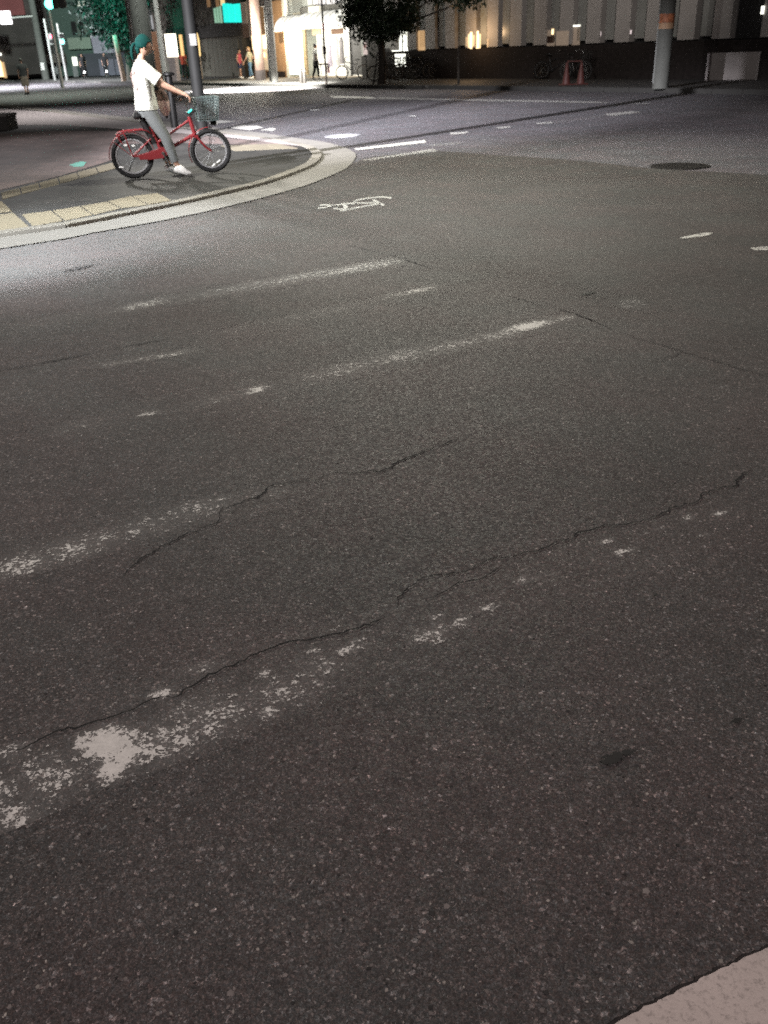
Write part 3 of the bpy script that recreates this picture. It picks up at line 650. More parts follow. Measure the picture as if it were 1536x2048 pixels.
rk.cyl((-.685, -.05, .555), (-.685, .05, .555), .008); rk.tube([(-.60, -.07, .595), (xr, -.07, RW)], .006); rk.tube([(-.60, .07, .595), (xr, .07, RW)], .006)
rk.build('rear_rack', RED, bk, True)
MB().ball((-.655, 0, .53), (.018, .035, .025), 10, 8).build('tail_light', P_('red_lens', (.5, .03, .03), .25), bk, True)
sd = MB(); sd.loft([(-.435, 0, .745), (-.41, 0, .765), (-.34, 0, .77), (-.26, 0, .755), (-.18, 0, .735), (-.15, 0, .725)], [.02, .045, .05, .04, .03, .012], [.06, .105, .10, .06, .035, .02], 14); sd.build('saddle', BLK, bk, True)
MB().tube([(-.255, 0, .60), (-.305, 0, .74)], .015).build('seat_post', CHR, bk, True)
MB().loft([(-.215, 0, .42), (-.27, 0, .56), (-.335, 0, .72)], [.04, .045, .04], [.035, .045, .045], 10).build('battery_case', BLK, bk, True)
hb = MB(); hb.cyl((.287, 0, .71), (.265, 0, .86), .013); hb.tube([(.265, 0, .86), (.30, 0, .90), (.31, .10, .945), (.30, .20, .985), (.24, .28, .985), (.16, .29, .975)], .011); hb.tube([(.265, 0, .86), (.30, 0, .90), (.31, -.10, .945), (.30, -.20, .985), (.24, -.28, .985), (.16, -.29, .975)], .011)
ho = hb.build('handlebar', CHR, bk, True)
for s in (-1, 1):
    MB().tube([(.26, s*.277, .986), (.21, s*.288, .982), (.13, s*.293, .972)], [.015, .017, .016], 10).build('grip', BLK, ho, True)
    MB().tube([(.28, s*.26, .97), (.32, s*.27, .955), (.27, s*.285, .945), (.18, s*.295, .945)], .005).build('brake_lever', CHR, ho, True)
MB().ball((.31, -.17, 1.0), (.028, .028, .024), 10, 8).build('bell', CHR, ho, True)
cs = MB(); cs.box((.315, 0, .775), (.10, .11, .06), 0, Matrix.Rotation(-.5, 3, 'Y')); co = cs.build('control_unit', BLK, bk, bevel=.008)
MB().box((.298, -.056, .79), (.065, .006, .018), 0, Matrix.Rotation(-.55, 3, 'Y')).build('display', TEALD, co)
bs = MB(); bx0, bx1, bz0, bz1 = .395, .65, .665, .945
def bpt(u, v, y): return (bx0+(bx1-bx0)*u + (.03*(v) if u > .5 else -.02*v), y*(.13+.035*v), bz0+(bz1-bz0)*v)
for v in np.linspace(0, 1, 9):
    r_ = .003 if 0 < v < 1 else .006; c4 = [bpt(0, v, -1), bpt(1, v, -1), bpt(1, v, 1), bpt(0, v, 1)]
    for k in range(4): bs.cyl(c4[k], c4[(k+1) % 4], r_, None, 5)
for u in np.linspace(0, 1, 9):
    for y in (-1, 1): bs.cyl(tuple(np.array(bpt(0, 0, y))*(1-u)+np.array(bpt(1, 0, y))*u), tuple(np.array(bpt(0, 1, y))*(1-u)+np.array(bpt(1, 1, y))*u), .0035, None, 5)
for t in np.linspace(-1, 1, 8):
    for u in (0, 1):
        a_, b_ = bpt(u, 0, t), bpt(u, 1, t); bs.cyl(a_, b_, .003, None, 5)
    bs.cyl(bpt(0, 0, t), bpt(1, 0, t), .003, None, 5)
bo = bs.build('basket', BASK, bk, True)
MB().bb(bx0+.005, bx1-.01, -.125, .125, bz0-.004, bz0+.02).build('basket_floor', BLK, bo)
st = MB()
for s in (-1, 1): st.tube([(.56, s*.07, bz0), (.535, s*.07, .45), (xf, s*.06, RW)], .004)
st.build('basket_stay', STEELD, bk)
hl = MB(); hl.loft([(.56, 0, .625), (.60, 0, .625), (.635, 0, .62)], [.02, .03, .032], None, 12); ho2 = hl.build('headlight', BLK, bk, True)
MB().ball((.635, 0, .62), (.012, .028, .028), 10, 8).build('lens', REFL, ho2, True)
cr = MB(); cr.cyl((bb[0], -.09, bb[2]), (bb[0]+.06, -.095, bb[2]-.15), .011); cr.cyl((bb[0], .09, bb[2]), (bb[0]-.06, .095, bb[2]+.15), .011); cr.cyl((bb[0], -.09, bb[2]), (bb[0], .09, bb[2]), .02); co = cr.build('crank', CHR, bk, True)
for s in (-1, 1): MB().box((bb[0]-s*.06, s*.14, bb[2]+s*.15), (.09, .08, .022)).build('pedal', BLK, co, bevel=.004)
MB().tube([(xr+.02, .06, RW-.02), (xr-.07, .10, .08), (xr-.09, .11, .02)], .008).build('kickstand', CHR, bk, True)

# ------------------------------------------------------------------ people
def skin_mesh(V, E, Rr, root=0, sub=1):
    me = bpy.data.meshes.new('body'); bm = bmesh.new(); lay = bm.verts.layers.skin.verify()
    vs = [bm.verts.new(v) for v in V]
    for a, b in E: bm.edges.new((vs[a], vs[b]))
    for v, r in zip(vs, Rr): v[lay].radius = (r, r); v[lay].use_root = False
    vs[root][lay].use_root = True
    bm.to_mesh(me); bm.free(); o = bpy.data.objects.new('tmp', me); COL.objects.link(o)
    sm = o.modifiers.new('s', 'SKIN'); sm.branch_smoothing = .3; ss = o.modifiers.new('u', 'SUBSURF'); ss.levels = sub
    dg = bpy.context.evaluated_depsgraph_get(); ev = o.evaluated_get(dg); m2 = bpy.data.meshes.new_from_object(ev)
    v = [tuple(x.co) for x in m2.vertices]; f = [tuple(p.vertices) for p in m2.polygons]
    bpy.data.objects.remove(o); return v, f
def person(label, loc, rz, J, shirt, legs, hair, shoes, skin=SKIN, hem=None, group=None, sleeve='short', hairstyle='short', shorts=False, face=True, sub=1, shirt_rings=None, skirt=False):
    root = thing('person', label, 'person', loc, rz, group); V = []; E = []; R = []; ix = {}
    def add(k, p, r, to=None):
        ix[k] = len(V); V.append(tuple(p)); R.append(r)
        if to is not None: E.append((ix[to], ix[k]))
    Jv = {k: Vector(v) for k, v in J.items()}
    add('pelvis', Jv['pelvis'], .11); add('waist', (Jv['pelvis']+Jv['chest'])/2, .10, 'pelvis'); add('chest', Jv['chest'], .105, 'waist'); add('neck0', Jv['neck'], .05, 'chest'); add('neck1', Jv['neck']+(Jv['head']-Jv['neck'])*.55, .047, 'neck0')
    for s in 'LR':
        add('hip'+s, Jv['hip'+s], .085, 'pelvis'); add('kn'+s, Jv['kn'+s], .055, 'hip'+s); add('calf'+s, Jv['kn'+s]*.65+Jv['an'+s]*.35, .052, 'kn'+s); add('an'+s, Jv['an'+s], .036, 'calf'+s); add('to'+s, Jv['to'+s], .028, 'an'+s)
        add('sh'+s, Jv['sh'+s], .055, 'chest'); add('el'+s, Jv['el'+s], .040, 'sh'+s); add('wr'+s, Jv['wr'+s], .028, 'el'+s)
        fd = (Jv['wr'+s]-Jv['el'+s]).normalized(); side = fd.cross(Vector((0, 0, 1)))
        if side.length < .2: side = Vector((1, 0, 0))
        side.normalize(); dn = side.cross(fd).normalized()
        if dn.z > 0: dn = -dn
        palm = Jv['wr'+s]+fd*.06; add('pa'+s, palm, .034, 'wr'+s)
        for q in range(4):
            o_ = side*(-.028+.0187*q); ln = (.075, .085, .08, .062)[q]
            add('fa%s%d' % (s, q), palm+o_+fd*.04, .0095, 'pa'+s); add('fb%s%d' % (s, q), palm+o_+fd*(.04+ln*.45)+dn*ln*.25, .0085, 'fa%s%d' % (s, q)); add('fc%s%d' % (s, q), palm+o_+fd*(.04+ln*.5)+dn*ln*.75, .0075, 'fb%s%d' % (s, q))
        tsd = side*(.04 if s == 'L' else -.04)
        add('ta'+s, Jv['wr'+s]+fd*.045+tsd*.8, .011, 'wr'+s); add('tb'+s, Jv['wr'+s]+fd*.08+tsd*1.1+dn*.02, .0095, 'ta'+s)
    bv, bf = skin_mesh(V, E, R, 0, sub); mb = MB(); mb.add(bv, bf)
    hd = Jv['head']; fwd = Jv.get('look', Vector((1, 0, 0))).normalized(); latv = Vector((-fwd.y, fwd.x, 0)).normalized(); upv = fwd.cross(latv)
    def hp(x, y, z): return hd+fwd*x+latv*y+upv*z
    def skull(v):
        x, y, z = v
        if z < -.2: x = x*.92+.10*(-z); y *= 1-.22*(-z)
        return (x, y, z)
    hb_ = MB().ball((0, 0, 0), (.094, .074, .115), 20, 14, skull)
    mb.add([hp(*v) for v in hb_.v], hb_.f)
    nb = MB().loft([(.085, 0, .015), (.103, 0, -.012), (.113, 0, -.033), (.092, 0, -.042)], [.006, .010, .013, .006], [.008, .012, .016, .012], 8); mb.add([hp(*v) for v in nb.v], nb.f)
    for sgn in (-1, 1):
        eb = MB().ball((-.008, sgn*.074, -.012), (.018, .009, .030), 8, 6); mb.add([hp(*v) for v in eb.v], eb.f)
    body = mb.build('body', skin, root, True)
    if face:
        for sgn in (-1, 1):
            q = MB().ball((.082, sgn*.031, .006), (.008, .013, .007), 8, 6); MB().add([hp(*v) for v in q.v], q.f).build('eye', BLK, root, True)
        q = MB().ball((.085, 0, -.066), (.010, .024, .007), 8, 6); MB().add([hp(*v) for v in q.v], q.f).build('mouth', P_('lips', (.30, .12, .10), .5) if 'lips' not in bpy.data.materials else bpy.data.materials['lips'], root, True)
    hm = MB()
    def cap(v):
        x, y, z = v; lim = -.30 if x < .15 else .35
        if x > .15: lim = .30+.25*(x-.15)
        if z < lim: z = lim+(z-lim)*.15
        return (x, y, z)
    q = MB().ball((-.008, 0, .012), (.106, .087, .122), 22, 14, cap); hm.add([hp(*v) for v in q.v], q.f)
    if hairstyle == 'pony':
        q = MB().loft([(-.09, 0, .015), (-.125, 0, .01), (-.150, 0, -.03), (-.155, 0, -.10), (-.145, 0, -.17)], [.012, .018, .022, .02, .008], [.014, .02, .026, .022, .008], 10); hm.add([hp(*v) for v in q.v], q.f)
        q = MB().loft([(-.05, 0, -.01), (-.085, 0, -.05), (-.07, 0, -.10)], [.04, .035, .012], [.06, .05, .02], 10); hm.add([hp(*v) for v in q.v], q.f)
    if hairstyle == 'long':
        q = MB().loft([(-.03, 0, .03), (-.065, 0, -.08), (-.075, 0, -.20), (-.075, 0, -.27)], [.06, .05, .04, .02], [.08, .08, .075, .05], 12); hm.add([hp(*v) for v in q.v], q.f)
    hm.build('hair', hair, root, True)
    # clothing follows the joints
    sh = MB(); pe, chs, nk = Jv['pelvis'], Jv['chest'], Jv['neck']
    if shirt_rings is None:
        shirt_rings = [(pe-(chs-pe)*.10, .125, .175), (pe*.6+chs*.4, .115, .165), (pe*.15+chs*.85, .125, .185), (chs+(nk-chs)*.45, .115, .195), (chs+(nk-chs)*.8, .085, .15), (nk, .062, .075)]
    sh.loft([r[0] for r in shirt_rings], [r[1] for r in shirt_rings], [r[2] for r in shirt_rings], 20)
    for s in 'LR':
        a_, b_ = Jv['sh'+s], Jv['el'+s]; inn = a_*.75+nk*.25
        if sleeve == 'short': sh.loft([inn, a_, a_*.6+b_*.4, a_*.28+b_*.72], [.055, .078, .078, .084], None, 12)
        elif sleeve == 'long': sh.loft([inn, a_, b_, Jv['wr'+s]], [.05, .07, .052, .042], None, 12)
        else: sh.loft([inn, a_*.95+b_*.05], [.05, .062], None, 12)
    sho = sh.build('shirt', shirt, root, True)
    if skirt:
        tr = MB(); kn = (Jv['knL']+Jv['knR'])/2; tr.loft([pe+Vector((0, 0, .08)), pe-Vector((0, 0, .05)), pe*.5+kn*.5, kn*.8+(Jv['anL']+Jv['anR'])*.1], [.11, .13, .15, .17], [.15, .17, .19, .21], 16); tr.build('skirt', legs, root, True)
    else:
        tr = MB(); tr.loft([pe+Vector((0, 0, .09)), pe, pe-Vector((0, 0, .10))], [.112, .125, .10], [.155, .172, .15], 16)
        for s in 'LR':
            h_, k_, a_ = Jv['hip'+s], Jv['kn'+s], Jv['an'+s]
            if shorts: tr.loft([h_+Vector((0, 0, .03)), h_*.5+k_*.5, h_*.3+k_*.7], [.098, .088, .086], None, 14)
            else: tr.loft([h_+Vector((0, 0, .03)), h_*.55+k_*.45, k_, k_*.6+a_*.4, k_*.15+a_*.85], [.100, .086, .070, .066, .050], None, 14)
        tr.build('shorts' if shorts else 'trousers', legs, root, True)
    for s in 'LR':
        an, to = Jv['an'+s], Jv['to'+s]; d = (to-an); hz = Vector((d.x, d.y, 0)).normalized() if Vector((d.x, d.y, 0)).length > .01 else fwd
        heel = an-hz*.035+Vector((0, 0, -.045))*(1 if abs(d.z) < .12 else .8)
        tip = to; midp = heel*.5+tip*.5+Vector((0, 0, .018))
        so_ = MB(); so_.loft([heel-hz*.012, heel*.8+tip*.2+Vector((0, 0, .022)), midp, heel*.2+tip*.8, tip+hz*.02], [.030, .060, .056, .042, .022], [.030, .046, .050, .052, .030], 12)
        so_.build('shoe', shoes, root, True)
    return root
PX, PY_ = 0., 0.
Jc = dict(pelvis=(-.26, 0, .85), chest=(-.255, 0, 1.24), neck=(-.235, 0, 1.42), head=(-.175, 0, 1.575), look=(1, .05, -.12),
          hipR=(-.245, -.09, .81), knR=(-.075, -.125, .50), anR=(.025, -.135, .135), toR=(.175, -.14, .028),
          hipL=(-.245, .09, .81), knL=(-.10, .13, .50), anL=(-.06, .15, .135), toL=(.075, .155, .028),
          shR=(-.245, -.175, 1.335), elR=(-.01, -.235, 1.115), wrR=(.18, -.275, 1.02), shL=(-.235, .175, 1.335), elL=(-.01, .235, 1.12), wrL=(.15, .285, 1.025))
cyc = person('person in white T-shirt and grey trousers astride the red bicycle', (mid[0], mid[1], PZ), bike_yaw, Jc, TEE, TROU, HAIRT, SHOE, hairstyle='pony', sub=2,
             shirt_rings=[(Vector((-.25, 0, .835)), .150, .20), (Vector((-.25, 0, .93)), .142, .192), (Vector((-.25, 0, 1.05)), .128, .180), (Vector((-.25, 0, 1.20)), .130, .186), (Vector((-.25, 0, 1.31)), .115, .190), (Vector((-.243, 0, 1.375)), .085, .15), (Vector((-.238, 0, 1.415)), .062, .075)])
bg_ = thing('shoulder_bag', 'beige cloth shoulder bag with patterned flap hanging at the rider\'s hip', 'bag', (mid[0], mid[1], PZ), bike_yaw)
b = MB(); b.loft([(-.015, .20, .99), (.0, .22, .90), (.01, .23, .80), (.015, .23, .735)], [.055, .075, .07, .03], [.04, .055, .055, .03], 12); bo = b.build('bag_body', BAGM, bg_, True)
MB().loft([(-.02, .19, 1.06), (-.01, .205, 1.00), (.0, .215, .935)], [.03, .066, .074], [.03, .05, .058], 12).build('flap', BAGD, bg_, True)
b = MB(); b.tube([(-.02, .19, 1.05), (-.11, .17, 1.20), (-.22, .08, 1.43), (-.30, -.03, 1.405), (-.385, .02, 1.25), (-.36, .14, 1.08), (-.14, .24, 1.02), (-.03, .21, 1.04)], .014, 6); b.build('strap', BAGD, bg_, True)
MB().ball((.02, .225, .725), (.022, .02, .022), 8, 6).build('zip_pull', BLK, bg_, True)

# far people
def walk(h=1.62, st=.16, arm=.06):
    k = h/1.65
    j = dict(pelvis=(0, 0, .88), chest=(.01, 0, 1.24), neck=(.015, 0, 1.42), head=(.04, 0, 1.55), hipR=(0, -.09, .84), knR=(st*.6, -.09, .47), anR=(st*.7, -.09, .09), toR=(st*.7+.15, -.10, .03),
             hipL=(0, .09, .84), knL=(-st*.2, .09, .47), anL=(-st, .09, .11), toL=(-st+.14, .10, .03), shR=(.01, -.17, 1.35), elR=(-arm, -.22, 1.10), wrR=(arm, -.22, .88), shL=(.01, .17, 1.35), elL=(arm, .22, 1.10), wrL=(arm*2.4, .20, .90))
    return {n_: tuple(c*k for c in v) for n_, v in j.items()}
def sit(h=1.6, arm=.25):
    k = h/1.65
    j = dict(pelvis=(0, 0, .50), chest=(.02, 0, .86), neck=(.04, 0, 1.04), head=(.08, 0, 1.17), hipR=(.02, -.09, .48), knR=(.42, -.11, .48), anR=(.44, -.11, .09), toR=(.59, -.12, .03), hipL=(.02, .09, .48), knL=(.42, .11, .48), anL=(.40, .11, .09), toL=(.55, .12, .03),
             shR=(.02, -.17, .97), elR=(.10, -.22, .72), wrR=(.34, -.14, .64), shL=(.02, .17, .97), elL=(.10, .22, .72), wrL=(.34, .14, .64))
    return {n_: tuple(c*k for c in v) for n_, v in j.items()}
NAVY = P_('navy_cloth', (.02, .03, .085), .9); DEN = P_('blue_denim', (.07, .14, .22), .9); PKR = P_('dusty_red_cloth', (.36, .06, .085), .9); GREYS = P_('grey_green_cloth', (.17, .17, .13), .9); DARKC = P_('black_cloth', (.014, .014, .016), .9); ORNG = P_('orange_red_cloth', (.50, .075, .035), .9)
BROWNC = P_('brown_cloth', (.11, .085, .07), .9)
FAC = Pl(G(872, 157, .12), G(1460, 159, .12)[:2]-G(872, 157, .12)[:2])
FZ = .12
p = G(55, 189); person('person in dark top and long brown skirt walking on the road at far left', (p[0], p[1], 0), 2.2, walk(1.66, .14), DARKC, BROWNC, HAIRB, BLK, skirt=True, face=False)
p = G(482, 157, FZ); person('person in red top and navy shorts near the beige column', (p[0], p[1], FZ), -.3, walk(1.58, .10), PKR, NAVY, HAIRB, SHOE, shorts=True, sleeve='none', hairstyle='long', face=False)
p = G(503, 158, FZ); person('person in grey-green top and blue jeans leaning beside the beige column', (p[0], p[1], FZ), 2.9, walk(1.66, .14, .12), GREYS, DEN, P_('light_brown_hair', (.16, .10, .05), .5), SHOE, hairstyle='long', face=False)
p = G(633, 159, FZ); person('person in pale shirt and black trousers in front of the lit shop', (p[0], p[1], FZ), .4, walk(1.66, .16), P_('pale_shirt_cloth', (.55, .55, .52), .9), DARKC, HAIRB, SHOE, face=False)
p = G(371, 158, FZ); person('person in orange-red shirt behind the dark grey pole', (p[0], p[1], FZ), 1.2, walk(1.66, .10), ORNG, DARKC, HAIRB, BLK, face=False)

# simple parked bicycle used for the far rows
def far_bike(label, loc, rz, m, group=None, basket=True):
    o = thing('bicycle', label, 'bicycle', loc, rz, group); R = .33
    for cx in (-.53, .53):
        t, r, s = MB(), MB(), MB(); wheel(t, r, s, cx, R, .02); wo = r.build('wheel', RIMD if m is not WHT else WHT, o, True); t.build('tyre', RUB if m is not WHT else P_('cream_tyre', (.5, .48, .42), .7), wo, True); tag(s.build('spokes', STEELL, wo), kind='stuff')
    f = MB(); f.cyl((-.10, 0, .30), (.38, 0, .68), .02); f.cyl((-.10, 0, .30), (-.24, 0, .82), .018); f.cyl((-.20, 0, .66), (.36, 0, .80), .017); f.cyl((.40, 0, .62), (.35, 0, .88), .02)
    for s in (-1, 1): f.cyl((-.53, s*.05, R), (-.10, s*.03, .30), .011); f.cyl((-.53, s*.05, R), (-.21, s*.02, .70), .010); f.cyl((.40, s*.04, .62), (.53, s*.045, R), .013)
    f.build('frame', m, o, True)
    h = MB(); h.cyl((.35, 0, .88), (.33, 0, 1.0), .012); h.tube([(.22, -.28, 1.0), (.30, -.2, 1.02), (.36, 0, 1.0), (.30, .2, 1.02), (.22, .28, 1.0)], .011); h.build('handlebar', CHR, o, True)
    MB().loft([(-.38, 0, .87), (-.32, 0, .90), (-.18, 0, .88), (-.10, 0, .86)], [.02, .035, .03, .012], [.06, .09, .05, .02], 10).build('saddle', BLK if m is not WHT else WHT, o, True)
    if basket:
        b = MB()
        for v in np.linspace(0, 1, 5):
            c4 = [(.44, -.14-.02*v, .72+.25*v), (.70+.03*v, -.14-.02*v, .72+.25*v), (.70+.03*v, .14+.02*v, .72+.25*v), (.44, .14+.02*v, .72+.25*v)]
            for k in range(4): b.cyl(c4[k], c4[(k+1) % 4], .005, None, 4)
        for t in np.linspace(-1, 1, 7):
            b.cyl((.44, .14*t, .72), (.44, .16*t, .97), .004, None, 4); b.cyl((.70, .14*t, .72), (.73, .16*t, .97), .004, None, 4)
            b.cyl((.57+.13*t, -.14, .72), (.585+.145*t, -.16, .97), .004, None, 4); b.cyl((.57+.13*t, .14, .72), (.585+.145*t, .16, .97), .004, None, 4)
        b.build('basket', STEELD, o)
    return o
RIMD = P_('dull_rim', (.07, .07, .07), .5)
DKB = P_('black_bike_enamel', (.02, .02, .022), .35)
a_, b_ = G(690, 159, FZ), G(722, 159, FZ); m_ = (a_+b_)/2
far_bike('white bicycle standing on the pavement right of the lit shop', (m_[0], m_[1], FZ), math.pi+.05, WHT, basket=False)
proto = far_bike('dark bicycle parked by the wall under the office windows', (0, 0, FZ), 0, DKB, 'bicycles parked along the office wall')
spots = [(792, 158), (806, 158), (822, 157), (838, 157), (852, 157), (866, 156), (880, 156), (893, 156)]
labs = ['leftmost dark bicycle of the row parked under the lit office window', 'second dark bicycle from the left in the parked row', 'third dark bicycle from the left in the parked row', 'fourth dark bicycle from the left in the parked row', 'fifth dark bicycle from the left in the parked row', 'sixth dark bicycle from the left in the parked row', 'seventh dark bicycle from the left in the parked row', 'rightmost dark bicycle of the row parked by the office wall']
for k, (x, y) in enumerate(spots):
    p = G(x, y, FZ); rz = FAC.yaw+math.radians(62+random.uniform(-10, 10))
    o = proto if k == 0 else dup(proto); o.location = (p[0], p[1], FZ); o.rotation_euler = (0, 0, rz); o['label'] = labs[k]
for (x, y, lab, rz) in ((771, 162, 'dark bicycle parked behind the street tree trunk', .1), (1150, 160, 'dark bicycle parked between the two red cones', -1.0), (1108, 158, 'dark bicycle parked left of the red cones by the wall', -.5)):
    p = G(x, y, FZ); o = dup(proto, None, (p[0], p[1], FZ), rz, lab); del o['group']

# ------------------------------------------------------------------ street furniture near the corner
def place(px, py, z=PZ): return G(px, py, z)
p = place(405, 262); t = thing('steel_pole', 'tall dark grey steel pole behind the bicycle basket', 'pole', (p[0], p[1], PZ))
MB().loft([(0, 0, 0), (0, 0, 3.5), (0, 0, 9)], [.125, .112, .085], None, 20).build('shaft', STEELD, t, True); MB().loft([(0, 0, 0), (0, 0, .03)], [.2, .2], None, 16).build('base_flange', STEELD, t)
MB().box((.05, -.11, 1.72), (.14, .05, .22)).build('junction_box', P_('grey_box', (.20, .20, .19), .6), t, bevel=.01)
p = place(350, 255); t = thing('bollard', 'black post with round cap standing behind the rider', 'bollard', (p[0], p[1], PZ))
MB().loft([(0, 0, 0), (0, 0, 1.02), (0, 0, 1.06)], [.085, .085, .075], None, 16).build('post', BLK, t, True); MB().loft([(0, 0, 1.06), (0, 0, 1.075), (0, 0, 1.11), (0, 0, 1.13)], [.125, .15, .14, .07], None, 18).build('cap', BLK, t, True)
# post casting the long shadows, standing left of the frame
t = thing('signal_post', 'tall grey steel post on the pavement left of the tactile tiles', 'pole', (-4.85, 11.15, PZ))
MB().loft([(0, 0, 0), (0, 0, 8.6)], [.11, .075], None, 16).build('shaft', STEELD, t, True)

# ------------------------------------------------------------------ far side: pavement
def facpt(u, off, z): return FAC.pt(u, off, z)
fk0 = [facpt(-60, -5.2, 0)[:2], facpt(-6.4, -5.2, 0)[:2], facpt(6, -4.9, 0)[:2], facpt(40, -4.9, 0)[:2]]
far_p = sheet('far_pavement', fk0+[facpt(40, 12, 0)[:2], facpt(-60, 12, 0)[:2]], FZ, FARP, kind='structure', thick=.12)
sheet('shaded_far_paving', [facpt(-3.2, -4.88, 0)[:2], facpt(40, -4.88, 0)[:2], facpt(40, .0, 0)[:2], facpt(-1.0, .0, 0)[:2]], FZ+.002, paver('shaded_far_pavers', (.05, .047, .045), (.04, .038, .036), (.02, .02, .02), .3, .3, .98), far_p)  # darker sheet, shade of the unlit right end put into its colour
u = -30.
FK = concrete('shaded_far_kerb', (.035, .034, .032))  # shade on the kerb front is put into this dark colour
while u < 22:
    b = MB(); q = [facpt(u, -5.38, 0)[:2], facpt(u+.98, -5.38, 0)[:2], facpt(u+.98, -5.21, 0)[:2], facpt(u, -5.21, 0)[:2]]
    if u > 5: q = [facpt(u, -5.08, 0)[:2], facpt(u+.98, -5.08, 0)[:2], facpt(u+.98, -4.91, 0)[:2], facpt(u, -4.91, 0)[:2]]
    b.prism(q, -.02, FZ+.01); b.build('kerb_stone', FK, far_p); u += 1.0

class Bld:
    """building whose local frame is the plane pl: x along it, y to the back"""
    def __init__(s, name, label, cat, pl, off=0., z=FZ):
        s.pl = pl; s.off = off; s.z = z; q = pl.pt(0, off, z); s.root = thing(name, label, cat, q, pl.yaw)
    def sz(s, x, y, o=0.): u, z = s.pl.sz(x, y, s.off+o); return u, z-s.z
    def part(s, name, m, px, back, front, parent=None, bevel=0., zclip=None):
        x0, y0, x1, y1 = px; ym = (y0+y1)/2; xm = (x0+x1)/2
        u0, u1 = s.sz(x0, ym, front)[0], s.sz(x1, ym, front)[0]; z1, z0 = s.sz(xm, y0, front)[1], s.sz(xm, y1, front)[1]
        if zclip is not None: z0 = max(z0, zclip)
        return MB().bb(u0, u1, front, back, z0, z1).build(name, m, parent or s.root, bevel=bevel)
    def box(s, name, m, u0, u1, y0, y1, z0, z1, parent=None, bevel=0.): return MB().bb(u0, u1, y0, y1, z0, z1).build(name, m, parent or s.root, bevel=bevel)

# office building with vertical fins on the right
CLAD = P_('grey_cladding', (.36, .34, .325), .6, var=.10, scale=1.2); GLS = P_('curtained_glass', (.27, .275, .26), .25, var=.15, scale=1.); DRK = P_('dark_recess', (.012, .011, .011), .8); PLN = P_('dark_granite', (.022, .018, .017), .9, var=.3, scale=8, spec=.15)
of = Bld('office_building', 'grey office building with tall vertical fins above a dark base', 'building', FAC)
of.box('wall', DRK, -4.6, 26, .35, 9, 0, 9); of.box('plinth', PLN, -4.6, 26, .0, .35, 0, 1.18)
MOD = 1.427; WLIT = P_('warm_lit_blind', (.6, .42, .25), .6, emit=(1.0, .62, .30), es=.55); WLOW = P_('warm_dim_blind', (.4, .33, .27), .6, emit=(1, .75, .55), es=.10)
WHITEL = P_('white_lit_window', (.8, .8, .75), .5, emit=(1., 1., .88), es=2.2)
for k in range(-3, 17):
    u = k*MOD
    if k == 11: of.box('door_recess', DRK, u+.02, u+1.06, .2, .34, 1.2, 8.5); of.box('fin', CLAD, u+1.08, u+2.79, .02, .34, 1.22, 8.8, bevel=.01); continue
    if k == 12: continue
    of.box('fin', CLAD, u+.66, u+1.36, .02, .34, 1.22, 8.8, bevel=.01)
    wo = of.box('window_pane', GLS, u+.13, u+.60, .10, .18, 1.32, 8.6)
    of.box('frame', DRK, u+.60, u+.655, .06, .34, 1.25, 8.6, wo)
def lit(px, m, name='lit_window', front=.10): of.part(name, m, px, front+.012, front)
of.part('lit_window', WHITEL, (783, 62, 803, 104), .09, .08); of.part('lit_window', WHITEL, (806, 58, 815, 104), .11, .10); of.part('lit_window', WHITEL, (790, 108, 811, 133), -.015, -.02)
of.part('lit_window', WLIT, (836, 61, 850, 103), .11, .10)
HOT = P_('warm_lamp_glow', (.9, .7, .45), .4, emit=(1.0, .70, .38), es=2.2)
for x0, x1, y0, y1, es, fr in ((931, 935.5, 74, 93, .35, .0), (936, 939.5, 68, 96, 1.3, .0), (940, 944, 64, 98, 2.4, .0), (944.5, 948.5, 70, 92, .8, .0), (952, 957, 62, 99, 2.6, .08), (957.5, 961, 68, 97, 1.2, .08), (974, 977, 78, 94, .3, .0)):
    of.part('lamp_reflection', P_('warm_reflection', (.5, .4, .3), .4, emit=(1, .70, .38), es=es), (x0, y0, x1, y1), fr+.014, fr)  # warm glow on fins and glass painted as emissive strips
of.part('lit_window', WLOW, (1094, 60, 1110, 92), .11, .10); of.part('lit_window', WLOW, (1112, 62, 1137, 94), .015, .005); of.part('lit_window', WLOW, (1144, 50, 1160, 92), .11, .10)
of.part('ceiling_lamp', HOT, (1103, 58, 1107, 69), .08, .07); of.part('ceiling_lamp', WHITEL, (1144, 50, 1160, 53), .08, .07)
of.part('dark_poster', P_('dark_poster', (.06, .03, .02), .6), (1094, 72, 1108, 86), .085, .08)
of.part('small_lamp_or_glint', P_('small_lamp_or_glint', (.6, .5, .5), .4, emit=(1, .85, .85), es=.7), (1197, 63, 1202, 72), .08, .07); of.part('small_lamp_or_glint', bpy.data.materials['small_lamp_or_glint'], (1258, 60, 1263, 68), .08, .07)
of.part('small_lamp_or_glint', WHITEL, (1522, 12, 1527, 28), .0, -.03)  # lamp reflection on the panel, painted as a glowing strip
for (x0, x1) in ((828, 878), (882, 920)): pass
# low pale wall in front of the office on the right
q0, q1 = G(1409, 161, FZ), G(1560, 158, FZ)
t = thing('low_wall', 'low pale concrete wall in front of the dark office base at right edge', 'wall', (q0[0], q0[1], FZ), FAC.yaw+.42)
MB().bb(0, 9, 0, .25, 0, .76).build('wall_body', concrete('low_wall_concrete', (.34, .31, .30)), t, bevel=.01); MB().bb(-.01, 9.02, -.01, .26, .76, .81).build('coping', concrete('coping_concrete', (.36, .33, .32)), t, bevel=.01)

